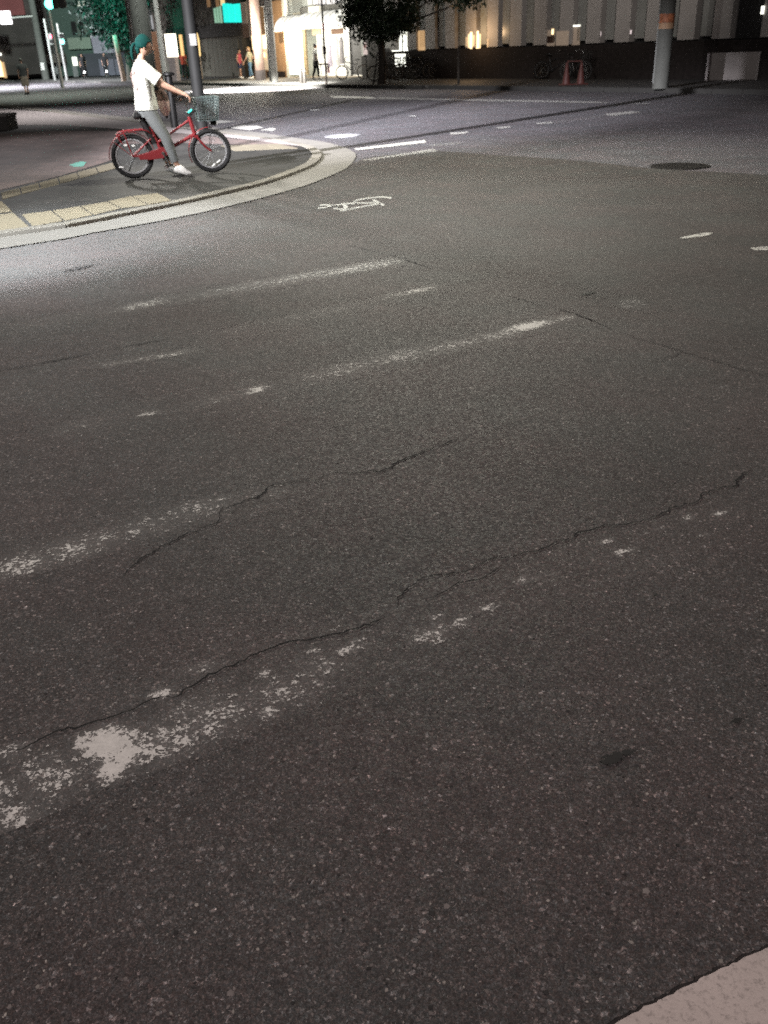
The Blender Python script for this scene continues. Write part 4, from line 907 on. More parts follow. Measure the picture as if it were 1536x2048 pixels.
# shop building
shp = Bld('shop_building', 'small pale shop with bright lit front under a white barrel awning', 'building', FAC, .5)
SW = P_('shop_wall', (.42, .44, .41), .7); SWD = P_('shop_band', (.16, .155, .14), .7); LITW = P_('lit_shop_interior', (.9, .88, .8), .5, emit=(1., .97, .84), es=1.5); WARMW = P_('lit_shop_shelf', (.6, .42, .28), .6, emit=(1, .72, .42), es=.6)
AWN = P_('white_awning_cloth', (.82, .82, .78), .6, emit=(1, .98, .9), es=.7)  # cloth given its own glow for the light falling on it
uL = shp.sz(572, 120)[0]; uR = shp.sz(700, 120)[0]
shp.box('back_wall', LITW, uL+.3, uR-.1, 2.0, 2.2, 0, 2.6)
shp.box('side_wall', SW, uL, uL+.25, 0, 3, 0, 7.5); shp.box('upper_wall', SW, uL+.25, uR+.6, .0, .3, 2.62, 7.5)
shp.box('floor', P_('shop_floor', (.35, .28, .2), .6), uL+.25, uR, .02, 2., .0, .02)
shp.part('corner_post', WHT, (688, -10, 698, 152), .02, -.12, zclip=0.)
shp.part('grey_pier', P_('grey_pier', (.17, .165, .16), .8), (698, -10, 722, 150), .5, -.02, zclip=0.)
shp.part('lit_panel', LITW, (574, 62, 606, 149), .15, .06)
shp.part('door_frame', P_('warm_frame', (.45, .36, .22), .6), (606, 56, 612, 150), .15, .04, zclip=0.); shp.part('shelf_panel', WARMW, (624, 56, 640, 70), .6, .5); shp.part('shelf_panel', P_('brown_shelf', (.2, .11, .07), .7), (662, 57, 690, 68), .6, .5)
shp.part('upper_band', SWD, (600, 10, 690, 26), -.03, -.08); 
for (x0, x1) in ((615, 623), (626, 636), (638, 650), (653, 664), (666, 678)): shp.part('upper_window', P_('upper_window_light', (.6, .58, .58), .4, emit=(1, .95, .97), es=.55) if 'upper_window_light' not in bpy.data.materials else bpy.data.materials['upper_window_light'], (x0, -12, x1, 9), -.02, -.05)
shp.part('sign_box', P_('cream_sign', (.75, .72, .6), .5, emit=(1, .95, .8), es=.5), (616, 12, 638, 28), -.05, -.35, bevel=.03)
shp.part('gutter_pipe', WHT, (569, -10, 575, 62), -.05, -.14)
# barrel awnings
def awning(x0, x1, ytop, ybot, proj):
    u0 = shp.sz((x0), (ytop+ybot)/2)[0]; u1 = shp.sz(x1, (ytop+ybot)/2)[0]; z1 = shp.sz((x0+x1)/2, ytop)[1]; z0 = shp.sz((x0+x1)/2, ybot)[1]; hh = z1-z0
    a = MB(); V = []; n = 10; N = 16
    for i in range(N+1):
        uu = u0+(u1-u0)*i/N; sq = 1.
        for k in range(n+1):
            g = math.pi/2*k/n; V.append((uu, -.12-proj*math.sin(g), z0+hh*math.cos(g)))
    Fs = [(i*(n+1)+k, (i+1)*(n+1)+k, (i+1)*(n+1)+k+1, i*(n+1)+k+1) for i in range(N) for k in range(n)]
    a.add(V, Fs)
    for i in (0, N): c = len(a.v); a.add([(V[i*(n+1)][0], -.12, z0)], []); a.f += [(c, i*(n+1)+k, i*(n+1)+k+1) for k in range(n)]
    o = a.build('awning', AWN, shp.root, True)
    for k in range(6): MB().tube([(u0+(u1-u0)*k/5, -.125-proj*math.sin(math.pi/2*j/8), z0+hh*math.cos(math.pi/2*j/8)+.012) for j in range(9)], .012, 5).build('awning_rib', STEELL, o)
    MB().bb(u0, u1, -.14-proj, -.11-proj, z0-.12, z0).build('awning_valance', P_('awning_valance', (.66, .66, .62), .6) if 'awning_valance' not in bpy.data.materials else bpy.data.materials['awning_valance'], o)
awning(577, 621, 30, 57, .8); awning(622, 688, 22, 52, .9)
# clothes and furniture inside the shop
GW = [P_('hung_white_cloth', (.8, .8, .78), .8), P_('hung_lilac_cloth', (.6, .55, .66), .8), P_('hung_grey_cloth', (.35, .33, .34), .8), P_('hung_wine_cloth', (.25, .10, .16), .8)]
for (px, y0, y1, mi, wd, lab) in ((641, 74, 118, 0, .55, 'white garment hanging at the middle of the lit shop'), (658, 90, 134, 1, .5, 'lilac garment hanging right of the thin post'), (670, 72, 132, 0, .6, 'long white garment hanging near the shop corner post'), (682, 74, 128, 2, .4, 'grey garment hanging beside the shop corner post'), (655, 132, 146, 3, .35, 'wine-red folded cloth low in the shop doorway')):
    u, z1 = shp.sz(px, y0, .7); _, z0 = shp.sz(px, y1, .7); q = FAC.pt(u, 1.2, FZ)
    t = thing('hanging_garment', lab, 'garment', (q[0], q[1], FZ+z0), FAC.yaw)
    hh = z1-z0; g = MB(); g.loft([(0, 0, 0), (0, 0, hh*.5), (0, 0, hh*.85), (0, 0, hh*.97), (0, 0, hh)], [wd*.55, wd*.42, wd*.5, wd*.3, .04], [.12, .10, .09, .06, .03], 14, ref=(0, 1, 0)); g.build('cloth', GW[mi], t, True)
    g = MB(); g.tube([(0, 0, hh), (0, 0, hh+.06), (.03, 0, hh+.09), (.03, 0, hh+.12)], .006); g.build('hanger', STEELL, t)
u, _ = shp.sz(642, 140, .3); q = FAC.pt(u, .8, FZ); t = thing('display_table', 'small dark-edged display table in the shop entrance', 'table', q, FAC.yaw)
MB().bb(-.4, .4, -.25, .25, .62, .70).build('table_top', P_('dark_table', (.05, .045, .04), .6), t, bevel=.01)
for sx in (-.36, .36):
    for sy in (-.2, .2): MB().bb(sx-.02, sx+.02, sy-.02, sy+.02, .02, .62).build('leg', WHT, t)
# posts on the far pavement
for k, (x, lab) in enumerate(((602.5, 'left of two short dark posts before the bright shop'), (609.5, 'right of two short dark posts before the bright shop'))):
    p = G(x, 167, FZ); t = thing('bollard', lab, 'bollard', (p[0], p[1], FZ), 0, 'short posts before the shop'); MB().loft([(0, 0, 0), (0, 0, .62), (0, 0, .68)], [.085, .08, .04], None, 12).build('post', P_('brown_post', (.02, .017, .015), .6) if k == 0 else bpy.data.materials['brown_post'], t, True); MB().ring((0, 0, .52), .083, .012, 16, 6, 'z').build('band', STEELL, t)
p = G(653, 168, FZ); t = thing('sign_post', 'thin dark post with a small red plate before the shop awning', 'sign', (p[0], p[1], FZ), FAC.yaw)
MB().loft([(0, 0, 0), (0, 0, 3.3)], [.045, .04], None, 12).build('post', P_('dark_brown_steel', (.045, .035, .032), .5), t, True); MB().box((.1, -.05, 2.25), (.16, .02, .34)).build('plate', P_('pink_red_plate', (.5, .17, .18), .5), t, bevel=.004); MB().box((0, 0, 1.35), (.11, .11, .3)).build('control_box', DRK, t)
def pole(name, label, px, py, r0, r1, h, m, z=FZ, parts=()):
    p = G(px, py, z); t = thing(name, label, 'pole', (p[0], p[1], z), FAC.yaw); MB().loft([(0, 0, 0), (0, 0, h)], [r0, r1], None, 18).build('shaft', m, t, True); return t
t = pole('utility_pole', 'white lit pole with a box on top left of the shop', 550, 164, .17, .15, 8, WHT)
MB().box((-.05, -.2, 3.75), (.5, .3, .75)).build('meter_box', P_('beige_box', (.33, .28, .23), .6), t, bevel=.02); MB().box((.25, -.2, 3.75), (.10, .32, .95)).build('box_side_plate', WHT, t, bevel=.02)
MB().ring((0, 0, 3.0), .165, .02, 18, 6, 'z').build('clamp', STEELL, t)
t = pole('utility_pole', 'thin grey pole standing just left of the white lit pole', 543, 162, .10, .09, 8, STEELL)
t = pole('utility_pole', 'wide pinkish beige column beside the two people', 522, 160, .27, .25, 8, P_('pinkish_column', (.36, .25, .21), .7)); MB().loft([(0, 0, 0), (0, 0, .5)], [.285, .285], None, 18).build('base_band', P_('grey_band', (.14, .12, .12), .7), t, True)
t = pole('utility_pole', 'grey concrete pole with orange sticker before the dark base wall', 1320, 177, .23, .19, 9, POLEC)
MB().loft([(0, 0, 1.70), (0, 0, 1.93)], [.2275, .2265], None, 18).build('warning_sticker', P_('orange_sticker', (.42, .15, .07), .6, var=.5, scale=9), t, True); MB().loft([(0, 0, 1.55), (0, 0, 1.695)], [.2285, .228], None, 18).build('notice_sticker', P_('peach_sticker', (.45, .28, .17), .6), t, True)
MB().tube([(-.10, -.21, .15), (-.10, -.205, 5)], .022, 6).build('conduit', STEELL, t)
# cones
CONE = P_('red_cone_plastic', (.085, .024, .02), .6); 
def cone(px, py, lab):
    p = G(px, py, FZ); t = thing('traffic_cone', lab, 'cone', (p[0], p[1], FZ), .3, 'red cones by the parked bicycle')
    MB().loft([(0, 0, .035), (0, 0, .68), (0, 0, .70)], [.14, .035, .025], None, 18).build('cone_body', CONE, t, True); MB().box((0, 0, .018), (.38, .38, .035)).build('base', CONE, t, bevel=.008)
    return t
cone(1132, 170, 'left one of the two red traffic cones on the dark pavement'); cone(1161, 169, 'right one of the two red traffic cones on the dark pavement')
p0, p1 = G(1132, 170, FZ), G(1161, 169, FZ); t = thing('cone_bar', 'reddish bar lying across the two red traffic cones', 'barrier', (p0[0], p0[1], FZ)); MB().cyl((0, 0, .72), tuple((p1-p0)[:2])+(.72,), .022).build('bar', CONE, t, True)
p = G(917, 168, FZ); t = thing('sapling_stake', 'thin dark stake standing on the far pavement before the office', 'post', (p[0], p[1], FZ)); MB().loft([(0, 0, 0), (0, 0, 1.3)], [.05, .04], None, 8).build('stake', BARK, t)
p = G(733, 160, FZ); t = thing('sign_board', 'small red and white notice board on a post left of the tree', 'sign', (p[0], p[1], FZ), FAC.yaw); MB().cyl((0, .03, 0), (0, .03, 1.3), .025).build('post', STEELD, t); bo = MB().box((0, 0, 1.35), (.32, .04, .52)).build('board', P_('lit_notice', (.75, .65, .6), .5, emit=(1, .8, .75), es=.5), t, bevel=.004); MB().box((0, -.024, 1.46), (.2, .01, .14)).build('red_emblem', P_('red_print', (.5, .1, .05), .5), bo)

# brown building with shutters left of the shop
br = Bld('dark_building', 'dark brown building with shuttered front and teal lit curtain upstairs', 'building', FAC, 1.0)
BRW = P_('brown_wall', (.075, .065, .052), .8, var=.2, scale=1.5); SHU = P_('olive_shutter', (.105, .098, .075), .6, var=.15, scale=1.)
uA, uB = br.sz(335, 100)[0], br.sz(560, 100)[0]
br.box('wall', BRW, uA-2, br.sz(486, 100)[0], 0, 8, 0, 8)
for k in range(9):
    x0 = 402+k*8.6; br.part('shutter_panel', SHU, (x0, 78, x0+8.1, 153), .0, -.05, zclip=0.)
br.part('lintel', P_('dark_lintel', (.035, .03, .026), .8), (330, 52, 482, 76), .0, -.12)
CUR = P_('teal_lit_curtain', (.02, .6, .55), .6, emit=(.02, 1.0, .86), es=.85); CUR2 = P_('pale_lit_curtain', (.4, .6, .45), .6, emit=(.5, 1.0, .7), es=.35)
for k in range(6): br.part('curtain', CUR, (446+k*6.0, 8+abs(k-3)*-.6, 451.6+k*6.0, 45), -.02, -.06-.02*(k % 2))
for k in range(3): br.part('curtain', CUR2, (428+k*5.5, 16-2*k, 432+k*5.5, 46), -.02, -.05)
GOLD = P_('gold_lit_blind', (.8, .6, .3), .5, emit=(1, .75, .35), es=.8); AMB = P_('amber_dim_blind', (.4, .25, .14), .6, emit=(1, .55, .25), es=.14)
br.part('blind', GOLD, (440, -14, 448, 11), -.02, -.05); br.part('blind', AMB, (413, -12, 419, 14), -.02, -.05); br.part('blind', AMB, (431, -10, 437, 14), -.02, -.05)
br.part('pale_pilaster', P_('pale_pilaster', (.34, .29, .26), .7), (482, 4, 492, 48), -.0, -.15); br.part('pale_pilaster', bpy.data.materials['pale_pilaster'], (496, -5, 502, 80), -.0, -.10)
br.part('brown_panel', P_('brown_panel', (.15, .095, .07), .7), (485, 46, 520, 75), .0, -.05)
# entrance between the column and the shop
en = Bld('entrance_building', 'narrow tan building with warm lit entrance left of the shop', 'building', FAC, .9)
TAN = P_('tan_wall', (.30, .19, .11), .75, var=.12, scale=2.); e0, e1 = en.sz(505, 100)[0], en.sz(571, 100)[0]
en.box('wall', TAN, e0, e1+.2, 0, 6, 0, 4.0); en.box('upper_wall', DRK, e0, e1+.3, -.02, 6, 4.0, 9)
en.part('lit_entrance', P_('warm_entrance_light', (.9, .75, .5), .5, emit=(1, .80, .48), es=2.0), (516, 70, 534, 98), -.01, -.04); en.part('lit_entrance', P_('soft_entrance_light', (.6, .5, .38), .5, emit=(1, .78, .5), es=.35), (512, 98, 536, 140), -.01, -.03)
en.part('wall_lamp', HOT, (504, 70, 509, 100), -.02, -.1); en.part('wall_lamp', HOT, (520, 105, 527, 115), -.1, -.2)
en.part('door_plate', P_('brown_door', (.12, .08, .05), .6), (558, 66, 566, 86), -.01, -.03); en.part('base_course', PLN, (534, 143, 570, 153), -.01, -.05)
# potted shrub between people
def leaves(center, rad, n, size, mb, up=.2):
    ph = rng.random(6)*6.28
    for _ in range(n):
        v = rng.normal(size=3); v /= np.linalg.norm(v); lump = .62+.30*math.sin(3*math.atan2(v[1], v[0])+ph[0])+.34*math.sin(4.3*v[2]*2+ph[1])*math.sin(5*v[0]+ph[2]); v *= rng.random()**.45*max(.25, lump+.35); p = np.array(center)+v*np.array(rad)
        if math.sin(7*p[0]+ph[3])*math.sin(8*p[2]+ph[4])*math.sin(6*p[1]+ph[5]) > .28: continue
        a = rng.normal(size=3); a /= np.linalg.norm(a); b_ = np.cross(a, rng.normal(size=3)); b_ /= np.linalg.norm(b_); s = size*rng.uniform(.6, 1.3)
        mb.add([p-a*s, p-b_*s*.5, p+a*s, p+b_*s*.5], [(0, 1, 2, 3)])
p = G(489, 154, FZ); t = thing('shrub', 'dark green shrub standing behind the person in red', 'plant', (p[0], p[1]+1.2, FZ)); b = MB(); leaves((0, 0, 1.35), (.45, .45, .9), 900, .07, b); b.build('foliage', LEAF, t); MB().tube([(0, 0, 0), (0, 0, 1.2)], [.04, .02]).build('stem', BARK, t)

def tree(label, base, h, clumps, leafm, n=1.0, leaf=.11, r=.14, extra=None):
    t = thing('street_tree', label, 'tree', base); b = MB(); tr = [(0, 0, 0), (.05, .02, h*.3), (-.03, .04, h*.6), (.04, 0, h*.9)]
    b.loft(tr, [r*1.25, r, r*.75, r*.35], None, 12)
    for c, rad, k in clumps: b.loft([(0, 0, h*.45), (c[0]*.5, c[1]*.5, h*.45+(c[2]-h*.45)*.6), c], [r*.4, r*.25, .02], None, 6)
    b.build('trunk', BARK, t, True); f = MB()
    for c, rad, k in clumps: leaves(c, rad, int(k*n), leaf, f)
    f.build('crown', leafm, t); return t
p = G(763, 168, FZ); tb_ = (p[0], p[1], FZ)
def rel(px, py, dy=0.):
    q = atY(px, py, tb_[1]+dy); return (q[0]-tb_[0], q[1]-tb_[1], q[2]-FZ)
cl = [(rel(750, 40, -.4), (1.1, 1., .95), 1500), (rel(720, 12, -.6), (.85, .9, .75), 900), (rel(790, 45, -.3), (.9, .9, .65), 900), (rel(768, 60), (.6, .7, .42), 380), (rel(808, 20), (.7, .8, .6), 500), (rel(740, -20), (1.4, 1.2, .8), 1200), (rel(705, 35, -.4), (.45, .5, .55), 300), (rel(810, 52), (.45, .5, .25), 170), (rel(885, -15, -.5), (.9, .9, .5), 350), (rel(930, 2, -.8), (.8, .8, .38), 240), (rel(838, -12), (.7, .7, .5), 250)]
tt_ = tree('leafy street tree in front of the shop and office with its trunk in shade', tb_, 3.6, cl, LEAF, 1.9, .085, .15)
MB().tube([(-.35, -.1, 0), (-.12, -.05, 1.2)], .03, 6).build('stake', BARK, tt_); MB().tube([(.35, -.1, 0), (.12, -.05, 1.2)], .03, 6).build('stake', BARK, tt_); MB().tube([(-.2, -.12, .75), (.2, -.12, .75)], .025, 6).build('stake', BARK, tt_)
# dark wall put in for the dark gap behind the tree
gp = Bld('gap_backing', 'dark plain wall filling the gap behind the street tree trunk', 'building', FAC, .3)
g0, g1 = gp.sz(722, 100)[0], gp.sz(781, 100)[0]; gp.box('wall', P_('gap_wall', (.02, .018, .017), .8), g0, min(g1, -4.62), 0, 6, 0, 8); gp.part('pale_trim', SW, (722, 75, 727, 112), -.01, -.06)

# ------------------------------------------------------------------ lit lantern sign, thin poles behind the rider
p = G(352, 162, FZ); t = thing('lantern_sign', 'tall bright lantern sign on a pale pedestal behind the rider', 'sign', (p[0], p[1], FZ), FAC.yaw+.6)
MB().bb(-.24, .24, -.2, .2, 0, 1.32).build('pedestal', P_('lilac_pedestal', (.42, .38, .40), .6), t, bevel=.01); MB().bb(-.26, .26, -.22, .22, 1.32, 2.55).build('lit_box', P_('lantern_glow', (.95, .9, .75), .5, emit=(1, .93, .74), es=3.0), t, bevel=.02)
t = thing('lit_banner', 'narrow amber lit panel just right of the lantern sign', 'sign', (p[0]+.45, p[1]+.9, FZ), FAC.yaw+.6); MB().bb(-.09, .09, -.05, .05, 1.35, 2.5).build('panel', P_('amber_panel', (.7, .45, .2), .5, emit=(1, .6, .25), es=.6), t); MB().cyl((0, .08, 0), (0, .08, 2.5), .03).build('post', STEELD, t)
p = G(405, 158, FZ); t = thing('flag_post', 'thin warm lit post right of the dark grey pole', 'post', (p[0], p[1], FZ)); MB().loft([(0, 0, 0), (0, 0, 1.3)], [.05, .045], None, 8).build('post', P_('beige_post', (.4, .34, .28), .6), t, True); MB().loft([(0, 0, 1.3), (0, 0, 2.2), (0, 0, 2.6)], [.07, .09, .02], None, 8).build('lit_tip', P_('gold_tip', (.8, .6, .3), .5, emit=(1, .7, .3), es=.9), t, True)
def npole(name, label, px, py, Y, r0, r1, h, m, z=0.): 
    q = atY(px, py, Y); t = thing(name, label, 'pole', (q[0], q[1], z)); MB().loft([(0, 0, 0), (0, 0, h)], [r0, r1], None, 18).build('shaft', m, t, True); return t
t = npole('steel_pole', 'thin white striped steel pole rising behind the rider\'s face', 330, 152, 44, .115, .10, 9, WHT)
MB().bb(-.62, -.12, -.04, .04, .0, 2.45).build('side_panel', P_('copper_panel', (.42, .20, .12), .6), t)
t = npole('utility_pole', 'thick greenish grey concrete pole behind the rider\'s head', 296, 150, 40, .36, .31, 10, POLEC)
t = npole('steel_pole', 'slim pale pole left of the rider\'s head', 276, 150, 46, .12, .11, 9, STEELL)
MB().ball((-.35, -.1, 4.2), (.12, .06, .12), 12, 8).build('red_lamp', P_('red_signal_lamp', (.8, .1, .1), .3, emit=(1, .12, .12), es=2.5), t, True); MB().tube([(0, 0, 4.2), (-.3, -.03, 4.2)], .03, 6).build('lamp_arm', STEELD, t)

# ------------------------------------------------------------------ left background street
LB = Pl((-40, 92), (1, 0.12))
lp = sheet('side_pavement', [LB.pt(-60, -6.5, 0)[:2], LB.pt(22, -6.5, 0)[:2], LB.pt(22, 20, 0)[:2], LB.pt(-60, 20, 0)[:2]], FZ, FARP, kind='structure', thick=.12)
lb1 = Bld('dark_building', 'dark building at far left with reddish lit upper storey', 'building', LB, 0.)
lb1.part('wall', P_('dark_left_wall', (.11, .095, .09), .8, var=.3, scale=.6), (-140, -60, 96, 152), 8, 0, zclip=0.)
lb1.part('upper_facade', P_('reddish_facade', (.30, .10, .10), .7, var=.2, scale=.5, emit=(1, .25, .25), es=.03), (-140, -40, 44, 33), -.02, -.3)
lb1.part('lit_shop_window', HOT, (-14, 122, 4, 154), -.02, -.2, zclip=.1); lb1.part('lit_window', P_('amber_window', (.6, .4, .2), .5, emit=(1, .65, .35), es=.5), (5, 124, 11, 156), -.02, -.1, zclip=.1); lb1.part('lit_window', P_('dim_window', (.2, .18, .18), .4), (5, 70, 11, 82), -.02, -.1); lb1.part('lamp', WHITEL, (-2, 106, 2, 111), -.1, -.3)
lb2 = Bld('apartment_building', 'greenish concrete apartment block with dark window bays and lit balcony band', 'building', LB, -1.)
GREENC = P_('greenish_concrete', (.16, .19, .165), .8, var=.15, scale=.5)
lb2.part('wall', P_('green_dark_wall', (.10, .15, .13), .8), (97, -60, 182, 152), 8, 0, zclip=0.)
lb2.part('balcony_band', P_('pale_green_band', (.36, .44, .36), .7), (136, 75, 182, 98), .0, -.5); lb2.part('cornice', GREENC, (152, 35, 184, 42), .0, -.6)
for x0, x1 in ((154, 160), (168, 174), (176, 180)): lb2.part('pilaster', GREENC, (x0, 42, x1, 72), .0, -.3)
for x0, x1 in ((143, 153), (161, 167)): lb2.part('window', DRK, (x0, 43, x1, 70), -.0, -.06)
lb2.part('lit_window', WHITEL, (145, 114, 154, 131), -.02, -.1); lb2.part('lit_window', P_('cream_lit_window', (.8, .8, .7), .5, emit=(.95, 1, .85), es=1.2), (153, 3, 170, 12), -.02, -.2)
lb2.part('pale_shutter', P_('pale_shutter', (.36, .37, .38), .6), (146, 132, 156, 154), -.02, -.08, zclip=0.); lb2.part('pale_shutter', bpy.data.materials['pale_shutter'], (108, 130, 116, 148), -.02, -.08); lb2.part('canopy', P_('grey_thatch', (.17, .15, .13), .9, var=.3, scale=6), (78, 108, 128, 126), -.0, -1.2)
lb3 = Bld('low_building', 'low bluish grey shop building with a lilac signboard roof', 'building', LB, -2.)
lb3.part('wall', P_('bluish_wall', (.085, .085, .11), .7, var=.15, scale=.8), (158, 106, 252, 153), 6, 0, zclip=0.); 
q = [lb3.sz(x, y, -.1) for x, y in ((181, 71), (214, 70), (236, 105), (188, 107))]
b = MB(); b.add([(u_, -.1, z_) for u_, z_ in q]+[(u_, .6, z_) for u_, z_ in q], [(0, 1, 2, 3), (7, 6, 5, 4), (0, 4, 5, 1), (1, 5, 6, 2), (2, 6, 7, 3), (3, 7, 4, 0)]); b.build('signboard', P_('lilac_board', (.40, .37, .46), .6, emit=(.8, .75, 1), es=.04), lb3.root)
for k in range(3): lb3.part('shutter', P_('lilac_shutter', (.22, .21, .28), .6) if k == 0 else bpy.data.materials['lilac_shutter'], (199+k*16, 118, 213+k*16, 152), -.0, -.06, zclip=0.)
lb3.part('door', DRK, (160, 112, 172, 152), -.0, -.05, zclip=0.)
lb4 = Bld('grey_building', 'grey building with square dark windows behind the rider\'s head', 'building', FAC, 2.5)
lb4.part('wall', P_('grey_green_wall', (.13, .135, .125), .8, var=.15, scale=.8), (243, -60, 372, 150), 6, 0, zclip=0.)
for (x0, y0, x1, y1) in ((328, 2, 342, 16), (330, 28, 346, 52), (350, 20, 364, 50), (340, 58, 352, 66)): lb4.part('window', DRK, (x0, y0, x1, y1), -.0, -.08)
lb4.part('ledge', P_('grey_ledge', (.24, .24, .23), .7), (328, 19, 348, 26), -.0, -.5); lb4.part('lit_window', P_('cool_lit_window', (.7, .75, .8), .5, emit=(.85, .92, 1), es=.8), (253, 78, 263, 98), -.0, -.1); lb4.part('pale_shutter', bpy.data.materials['pale_shutter'], (258, 80, 275, 112), -.0, -.05); lb4.part('lit_window', P_('grey_lit_window', (.5, .5, .5), .5, emit=(1, 1, 1), es=.15), (302, 30, 310, 58), -.0, -.1)
lb4.part('brown_front', BRW, (318, 88, 372, 150), -.0, -.3, zclip=0.)
# trees and shrubs at left
base = atY(262, 157, 70); tb_ = (base[0], base[1], FZ)
cl = [(rel(235, 40), (2.3, 2, 1.7), 1500), (rel(215, 10), (2.2, 2, 1.6), 1200), (rel(258, 62, -.5), (1.3, 1.2, 1.2), 700), (rel(245, -15), (2.6, 2.2, 1.6), 1300), (rel(236, 80, -.5), (1.0, 1., .7), 380), (rel(190, 0), (1.6, 1.6, 1.2), 600)]
tree('dark leafy tree leaning over the lilac signboard behind the rider', tb_, 4.6, cl, LEAFT, 2.4, .125, .24)
q = atY(248, 157, 66); t = thing('tree_stake', 'pale lit slanting post beside the dark tree trunk', 'post', (q[0], q[1], FZ)); MB().loft([(0, 0, 0), (-.1, 0, 1.4), (-.18, 0, 2.7)], [.17, .16, .15], None, 10).build('post', P_('pale_bark', (.42, .33, .27), .8, var=.2), t, True)
base = atY(150, 157, 84); tb_ = (base[0], base[1], FZ)
cl = [(rel(150, 10), (2.6, 2, 1.8), 900), (rel(120, 35), (2.2, 2, 1.6), 600), (rel(185, 45), (1.4, 1.4, 1.2), 300), (rel(170, -20), (3, 2, 2), 900)]
# street poles and signals at the left
t = npole('utility_pole', 'tall pale utility pole carrying lit street signs at far left', 92, 156, 84, .30, .22, 12, POLEC)
q = atY(80, 133, 83.5); MB().box((0, -.31, q[2]), (.28, .05, .55)).build('white_plate', WHT, t)
base = np.array(t.location)
ax = atY(30, 35, 84); s2 = thing('street_sign', 'bright white lit sign panels on an arm from the tall left pole', 'sign', (t.location.x, t.location.y-.2, 0))
z_ = atY(50, 33, 84)[2]; x0 = atY(4, 30, 84)[0]-t.location.x; x1 = atY(23, 30, 84)[0]-t.location.x; xl = atY(-8, 30, 84)[0]-t.location.x
SGN = P_('lit_sign_face', (.9, .88, .88), .5, emit=(1, .93, .95), es=2.6)
MB().cyl((0, 0, z_), (xl, 0, z_-.1), .06).build('arm', WHT, s2, True); MB().bb(xl, x1, -.1, .06, atY(10, 37, 84)[2], atY(10, 22, 84)[2]).build('upper_panel', SGN, s2, bevel=.05); MB().bb(atY(3, 43, 84)[0]-t.location.x, atY(26, 43, 84)[0]-t.location.x, -.1, .06, atY(12, 49, 84)[2], atY(12, 39, 84)[2]).build('lower_panel', SGN, s2, bevel=.05)
GRN = P_('green_lens', (.1, .9, .7), .3, emit=(.12, 1., .74), es=7.); GRN2 = P_('small_green_lens', (.1, .9, .7), .3, emit=(.14, 1., .74), es=6.); REDL = P_('red_lens_lit', (.9, .1, .12), .3, emit=(1, .10, .16), es=7.); HOUS = P_('signal_housing', (.13, .14, .13), .5)
def signal(label, px, py, Y, lens, n, on, r, pole_px, size=1.):
    q = atY(px, py, Y); b_ = atY(pole_px[0], pole_px[1], Y); t = thing('traffic_signal', label, 'traffic light', (b_[0], b_[1], 0)); dx = q[0]-b_[0]; z = q[2]
    po = MB().loft([(0, 0, 0), (0, 0, z+1.2)], [.11, .09], None, 14).build('pole', STEELL, t, True)
    if abs(dx) > .3: MB().cyl((0, 0, z+.1), (dx, 0, z+.1), .045).build('arm', STEELL, t, True)
    if n == 3:
        ho = MB().box((dx+.36*(1-on), -.1, z), (1.15, .22, .42)).build('housing', HOUS, t, bevel=.05); cs_ = [(dx+.36*(k-on), z) for k in range(3)]
    else:
        ho = MB().box((dx, -.1, z+.17*(1 if on else -1)), (.40, .22, .78)).build('housing', HOUS, t, bevel=.04); cs_ = [(dx, z+(.34 if on else 0)), (dx, z-(0 if on else .34))]
    for k, (x_, z2) in enumerate(cs_):
        MB().ball((x_, -.215, z2), (r, .05, r), 16, 10).build('lens', lens if k == on else DRK, ho, True)
        MB().loft([(x_, -.22, z2+r*.9), (x_, -.40, z2+r*.9)], [.02, .02], [r*.8, r*.8], 8, ref=(1, 0, 0)).build('visor', HOUS, ho)
    return t, (q[0], q[1]-.45, z)
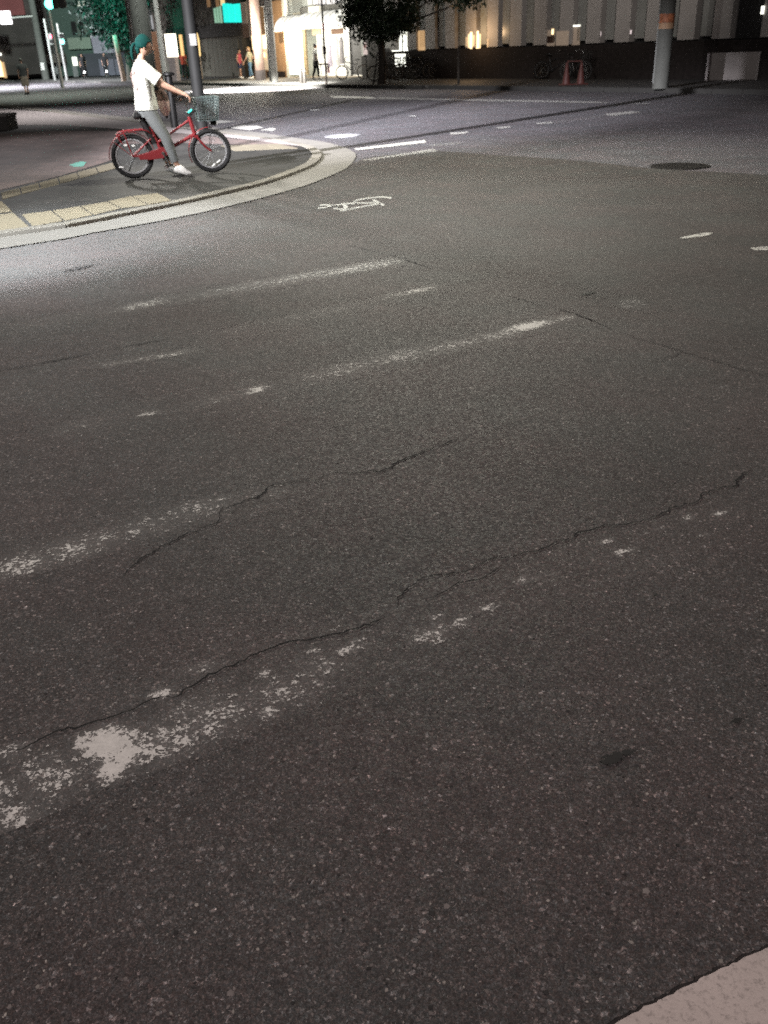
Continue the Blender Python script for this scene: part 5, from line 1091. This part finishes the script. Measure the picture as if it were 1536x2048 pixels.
_, gl = signal('green lit traffic signal on an arm at the top left of the street', 101, 8, 60, GRN, 3, 0, .27, (122, 157))
light('added_green_spot', 'SPOT', (gl[0]+.8, gl[1]+1.2, gl[2]+.3), 5000, (.10, 1.0, .72), (gl[0]+2.5, gl[1]+16, gl[2]-1.5), .2, 50, 1.0)  # added spot behind the signal, tints trees and fronts green
_, g2 = signal('small green pedestrian signal in front of the greenish apartment block', 126, 83, 76, GRN2, 2, 1, .17, (134, 157))
_, g3 = signal('small red lit signal on the thin pole left of the green one', 103, 73, 78, REDL, 2, 0, .13, (110, 157))
# two far cyclists with front lamps, each person on a bicycle
for (x, y, lab, lb_) in ((171, 158, 'person in black riding towards the crossing with a lit front lamp, left of two', 'far dark bicycle with lit lamp, left of two before the bluish shop'), (215, 157, 'person in black riding before the lilac shutters with a lit front lamp', 'far dark bicycle with lit lamp before the lilac shutters')):
    q = G(x, y, 0); q = np.array(atY(x, y, min(q[1], 78.)));
    j = walk(1.6, .12); 
    person(lab, (q[0], q[1], .28), -1.3, j, DARKC, DARKC, HAIRB, BLK, face=False)
    o = dup(proto, None, (q[0], q[1], .0), -1.3, lb_); del o['group']
    lm = MB().ball((.62, 0, .62), (.05, .07, .07), 10, 8).build('front_lamp', P_('bike_lamp', (.9, .9, .9), .3, emit=(1, 1, 1), es=9.) if 'bike_lamp' not in bpy.data.materials else bpy.data.materials['bike_lamp'], o, True)
# ------------------------------------------------------------------ point lights before lit objects; the shop ones are added spill
q = FAC.pt(-8.2, -1.0, 2.3); light('shop_light', 'POINT', q, 200, (1, .97, .88), None, .4)
q = FAC.pt(-13.0, -4.0, 2.6); light('shop_light', 'POINT', q, 600, (1, .96, .85), None, .2)  # added out on the pavement to brighten the white pole
q = FAC.pt(-12.0, -2.8, 2.3); light('shop_light', 'POINT', q, 500, (1, .95, .82), None, .6)
q = FAC.pt(-14.6, -.7, 2.2); light('entrance_light', 'POINT', q, 420, (1, .78, .5), None, .25)
q = FAC.pt(3.2, -.8, 1.9); light('office_lamp_light', 'POINT', q, 60, (1, .65, .35), None, .15)
